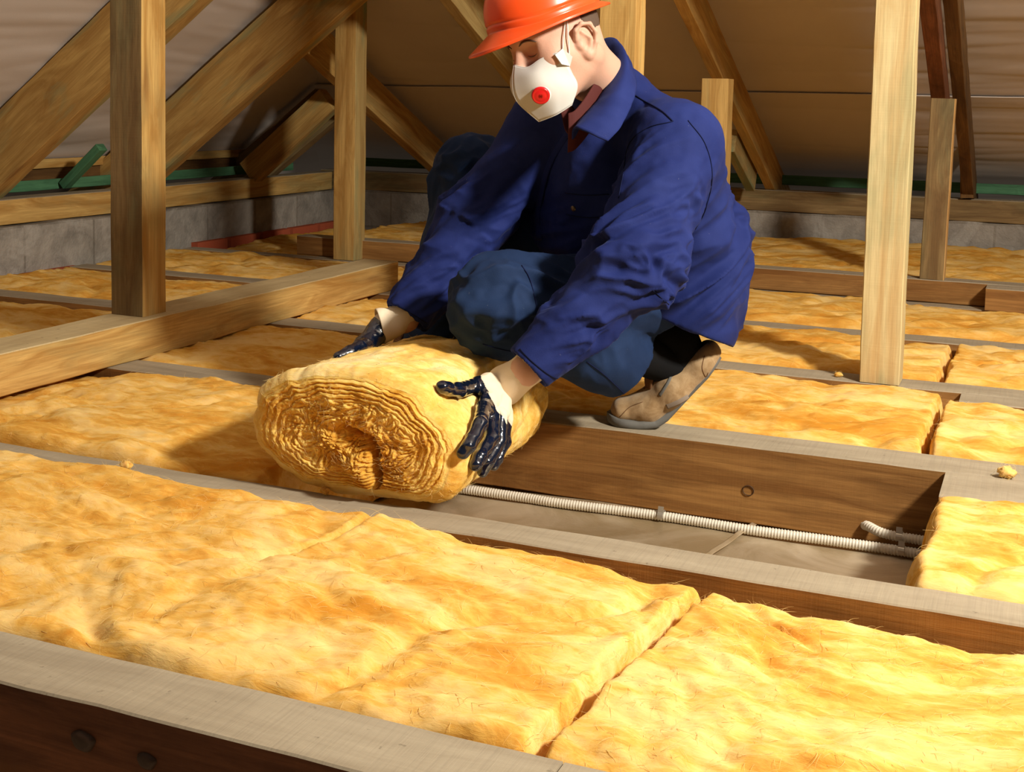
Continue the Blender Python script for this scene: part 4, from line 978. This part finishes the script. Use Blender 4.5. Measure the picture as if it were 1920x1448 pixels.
# shoes and socks
SUE = NT('tan_suede'); c_ = SUE.coord((1, 1, 1), rnd=False); sn = SUE.noise(c_, 30, 5, .7, .5); SUEM = SUE.fin(SUE.mix(SUE.ramp(sn, [(.35, 0.), (.65, 1.)]), (.27, .165, .075), (.42, .29, .16)), .85, SUE.bump(SUE.noise(c_, 500, 3), .4, .0008), .15, Sheen_Weight=.2)
SOLE = plain('grey_rubber_sole', (.13, .125, .115), .7, .3, .0006, 150); SOCK = plain('black_sock', (.008, .008, .009), .9, .1, .0006, 300)
TONG = plain('brown_suede', (.15, .075, .035), .85, .1, .0008, 200)
def shoe(T_, parent, label):
    """T_: maps (forward from heel-to-toe axis a, up b, side c) to the world; profile drawn for the bent left shoe"""
    pr = [((.060, .030), (.020, .030), .028, .024), ((.060, .036), (.105, .056), .032, .035)]
    def f(p):
        a, b, c = p[:, 0], p[:, 1], p[:, 2]; q = np.stack([a, b, c * .72], -1)
        C = lambda A, B_, r1, r2: prim_d(cone((*A, 0), (*B_, 0), r1, r2), q)
        d = C((.030, .026), (.080, .034), .0265, .032); d = smin(d, C((.080, .036), (.125, .075), .033, .040), .02); d = smin(d, C((.125, .078), (.182, .128), .038, .033), .02); d = smin(d, C((.178, .130), (.190, .150), .030, .024), .02)
        so = sole_y(a); d = np.maximum(d, -(b - so - .008))
        op = np.linalg.norm((p - [.130, .175, 0]) / [.062, .070, .033], axis=1) - 1; d = -smin(-d, op * .033, .006)
        cre = prim_d(cone((.058, .066, -.004), (.086, .047, .036), .0040, .0035), p); d = -smin(-d, cre, .006)
        cre = prim_d(cone((.072, .072, .004), (.098, .058, .036), .0032, .003), p); d = -smin(-d, cre, .006)
        return d
    sx = np.array([0, .02, .06, .095, .115, .15, .19, .215]); sy = np.array([.006, .001, -.001, .004, .018, .058, .104, .140])
    sole_y = lambda a: np.interp(a, sx, sy)
    v, q = nets(f, (-.02, -.02, -.06), (.24, .19, .06), .0022); v = smooth_mesh(v, q, 2, .5)
    v = v + mnormals(v, q) * (.0007 * perlin(v * 70))[:, None]
    s = mesh('shoe', T_(v), q, SUEM, parent=parent); s['label'] = label
    # sole
    n = 60; aa = np.linspace(-.004, .216, n); t = (aa + .004) / .22; wid = .047 * np.sqrt(np.clip(1 - (1 - np.clip(t / .22, 0, 1)) ** 2, 0, 1)) * (1 - .34 * np.clip((t - .35) / .4, 0, 1)) * np.sqrt(np.clip(1 - np.clip((t - .88) / .12, 0, 1) ** 2.2, 0, 1)) + .001
    G_ = []
    slope = np.gradient(sole_y(aa), aa); nx = -slope / np.hypot(1, slope); ny = 1 / np.hypot(1, slope)
    for c0, off in ((-.92, -.0015), (-1, .004), (-1, .012), (-.9, .0155), (0, .0155), (.9, .0155), (1, .012), (1, .004), (.92, -.0015), (0, -.002)):
        G_.append(np.stack([aa + nx * off, sole_y(aa) + ny * off, wid * c0], -1))
    G_ = np.array(G_); mesh('sole', T_(G_.reshape(-1, 3)), grid_faces(10, n, wrap_u=True, flip=True), SOLE, parent=s)
    # tongue
    tg = np.array([[[.070 + .0 * j, .066, c0], [.066, .090, c0 * 1.3], [.070, .112, c0 * 1.4], [.080, .130, c0 * 1.2], [.090, .140, c0 * .7]] for j, c0 in enumerate((-.026, -.014, 0, .014, .026))])
    tg[:, :, 0] += .014; tg[:, :, 0] -= .010 * (1 - (tg[:, :, 2] / .03) ** 2); tg = spline(tg.reshape(5, -1), 12).reshape(12, 5, 3); tg = spline(tg.transpose(1, 0, 2).reshape(5, -1), 16).reshape(16, 12, 3)
    o = mesh('tongue', T_(tg.reshape(-1, 3)), grid_faces(16, 12), TONG, parent=s); m_ = o.modifiers.new('t', 'SOLIDIFY'); m_.thickness = .005; m_.offset = 0
    for nm, pts, mt in (('elastic_gore', [(.098, .070), (.110, .090), (.122, .112)], SOLE), ('side_stripe', [(.112, .050), (.135, .062), (.152, .072)], plain('grey_suede', (.24, .19, .15), .85, .1)), ('heel_piping', [(.182, .150), (.178, .128), (.186, .110), (.190, .118)], TONG), ('toe_seam', [(.022, .020), (.040, .040), (.066, .054)], TONG)):
        b__ = BVHTree.FromPolygons([tuple(map(float, x)) for x in v], [tuple(map(int, x)) for x in q]); L = []
        for a_, b_ in spline([(x, y, 0) for x, y in pts], 18)[:, :2]:
            h_ = b__.ray_cast(Vector((a_, b_, .1)), Vector((0, 0, -1)))
            if h_[0] is not None: L.append(np.array(h_[0]) + [0, 0, .0003])
        if len(L) > 4:
            V, Fq = tube_geo(T_(np.array(L)), {'side_stripe': .0075, 'elastic_gore': .0035}.get(nm, .0009), 8, sx=.3 if nm in ('side_stripe', 'elastic_gore') else 1); mesh(nm, V, Fq, mt, parent=s)
    return s
# left shoe: toe at the pixel (1137,795), bent with the heel raised toward (1348,690)
t0 = PZ(1140, 801, .0); Dt = (t0 - [0, 0, H]) @ FW
ax = unit(PZ(1255, 806, 0) - t0); ax = unit(np.array([ax[0], ax[1] * .6 + .10, 0])); sd = np.cross(ax, ZZ); sd = -sd if sd @ FW > 0 else sd
t0 = t0 + sd * -.040
SK = 1.13
def T_L(v): v = np.asarray(v) * SK; return t0 + v[..., 0:1] * ax + v[..., 1:2] * ZZ + v[..., 2:3] * sd + [0, 0, .001]
shoe(T_L, worker, 'tan suede slip-on shoe with raised heel')
ank = T_L(np.array([.135, .120, 0]))
V, Fq = merge([tube_geo(spline([T_L(np.array([.138, .090, 0])), ank, T_L(np.array([.140, .160, .0])), P(1225, 625, 2.86)], 16), .045, 28), tube_geo(spline([ank - [0, 0, .01], P(1215, 670, 2.82), P(1150, 650, 2.76)], 12), .045, 28)]); sk = mesh('sock', V, Fq, SOCK, parent=worker)
# right shoe, flat on the joist behind the roll
rf = np.array([-.62, -.22, 0.]); rf = unit(rf); rs = np.cross(rf, ZZ)
ra0 = np.array([RA[0], RA[1], 0])
def T_R(v):
    v = np.asarray(v) * SK; a, b, c = v[..., 0], v[..., 1], v[..., 2]
    so = np.interp(a / SK, [0, .02, .06, .095, .115, .15, .19, .215], [.006, .001, -.001, .004, .018, .058, .104, .140]) * SK
    a2 = a + .55 * np.clip(so - .004, 0, 1)
    return ra0 + (.17 - a2)[..., None] * rf + (b - so)[..., None] * ZZ + c[..., None] * rs + [0, 0, .012]
shoe(T_R, worker, 'tan suede shoe hidden behind the roll')
V, Fq = tube_geo(spline([ra0 + [0, 0, .06], RA + [0, 0, .02], RA - rdn * .1], 10), .04, 24); mesh('sock', V, Fq, SOCK, parent=worker)

# ---------------------------------------------------------------- conduits and clips in the open bay
CON = plain('ivory_conduit', (.62, .57, .48), .45, .4)
def conduit(pts, rad, pitch, label):
    L0 = spline(pts, 400); s = np.concatenate([[0], np.cumsum(np.linalg.norm(np.diff(L0, axis=0), axis=1))]); n = int(s[-1] / pitch * 4)
    L = np.stack([np.interp(np.linspace(0, s[-1], n), s, L0[:, i]) for i in range(3)], -1)
    r__ = rad * np.where((np.arange(n) % 4) < 2, 1, .86); V, Fq = tube_geo(L, r__, 16)
    o = mesh('corrugated_conduit', V, Fq, CON); return tag(o, label, 'conduit')
cpts = []
for px, py in ((960, 930), (1050, 944), (1240, 968), (1400, 993), (1550, 1013), (1700, 1035), (1800, 1050)):
    p_ = PZ(px, py, FZ + .0085); p_[1] = min(p_[1], 2.626); cpts.append(p_)
cpts.insert(0, cpts[0] + [-.35, -.01, 0])
cd1 = conduit(cpts, .0105, .0062, 'long ivory corrugated conduit running along the foot of the bare joist side')
cp2 = [PY(1622, 985, 2.645), PY(1630, 988, 2.63), PY(1650, 998, 2.612), PY(1680, 1006, 2.605), PY(1720, 1012, 2.60), PY(1790, 1024, 2.60)]
cd2 = conduit(cp2, .0100, .0062, 'short ivory corrugated conduit curving out of a hole in the joist')
ZN = plain('zinc_clip', (.55, .50, .42), .4, .6, Metallic=.7)
for px, py, y_, yy in ((1240, 968, 2.565, 1), (1686, 1008, 2.605, 2), (1690, 1034, 2.56, 3)):
    c0 = PY(px, py, y_) if yy == 2 else PZ(px, py, FZ + .0085); a = np.linspace(-.6, math.pi + .2, 14)
    ring = [(.0, -.019), (.0, -.012)] + [(math.cos(t) * .0125, math.sin(t) * .0125) for t in a] + [(-.004, .020)]
    V = []
    for dx in (-.006, .006):
        for rr_ in (0, .0015):
            for cy_, cz_ in ring[2:]: k_ = 1 + rr_ / .0125; V.append(c0 + [dx, cy_ * k_, cz_ * k_])
    m = len(ring) - 2; Fq = []
    for i in range(m - 1):
        for a_, b_ in ((0, 1), (1, 3), (3, 2), (2, 0)): Fq.append((a_ * m + i, b_ * m + i, b_ * m + i + 1, a_ * m + i + 1))
    o = mesh('pipe_clip', V, Fq, ZN, smooth=False)
    tag(o, {1: 'metal clip holding the long conduit mid-bay, right of the glove', 2: 'metal clip on the short upper conduit beside the cut batt', 3: 'metal clip on the lower conduit end beside the cut batt'}[yy], 'clip')

# loose tufts of wool on the timber
for px, py, z_, sz, lb in ((236, 878, .004, .010, 'small tuft of yellow wool standing on the joist edge at the left'), (1888, 893, .004, .013, 'frayed tuft of yellow wool on the joist at the right edge'),
                           (1572, 706, .002, .008, 'tiny wool scrap on the joist left of the pale foreground post'), (610, 925, .003, .007, 'thin wool scrap on the joist under the roll end')):
    c0 = PZ(px, py, z_); th_, ph_ = np.meshgrid(np.linspace(0, 2 * np.pi, 20, endpoint=False), np.linspace(0, np.pi, 12), indexing='ij')
    v = np.stack([np.sin(ph_) * np.cos(th_) * 1.3, np.sin(ph_) * np.sin(th_), np.cos(ph_) * .8], -1).reshape(-1, 3) * sz
    v = v * (1 + .45 * perlin(v * 160 + px))[:, None]; v[:, 2] += sz * .55; o = mesh('wool_tuft', c0 + v, grid_faces(20, 12, wrap_u=True, flip=True), WOOL, origin=c0)
    tag(o, lb, 'wool tuft', 'loose wool scraps'); strands('loose_fibres', c0 + v, unit(v), 90, o, ln=sz * 1.6, seed=px, lift=1.)
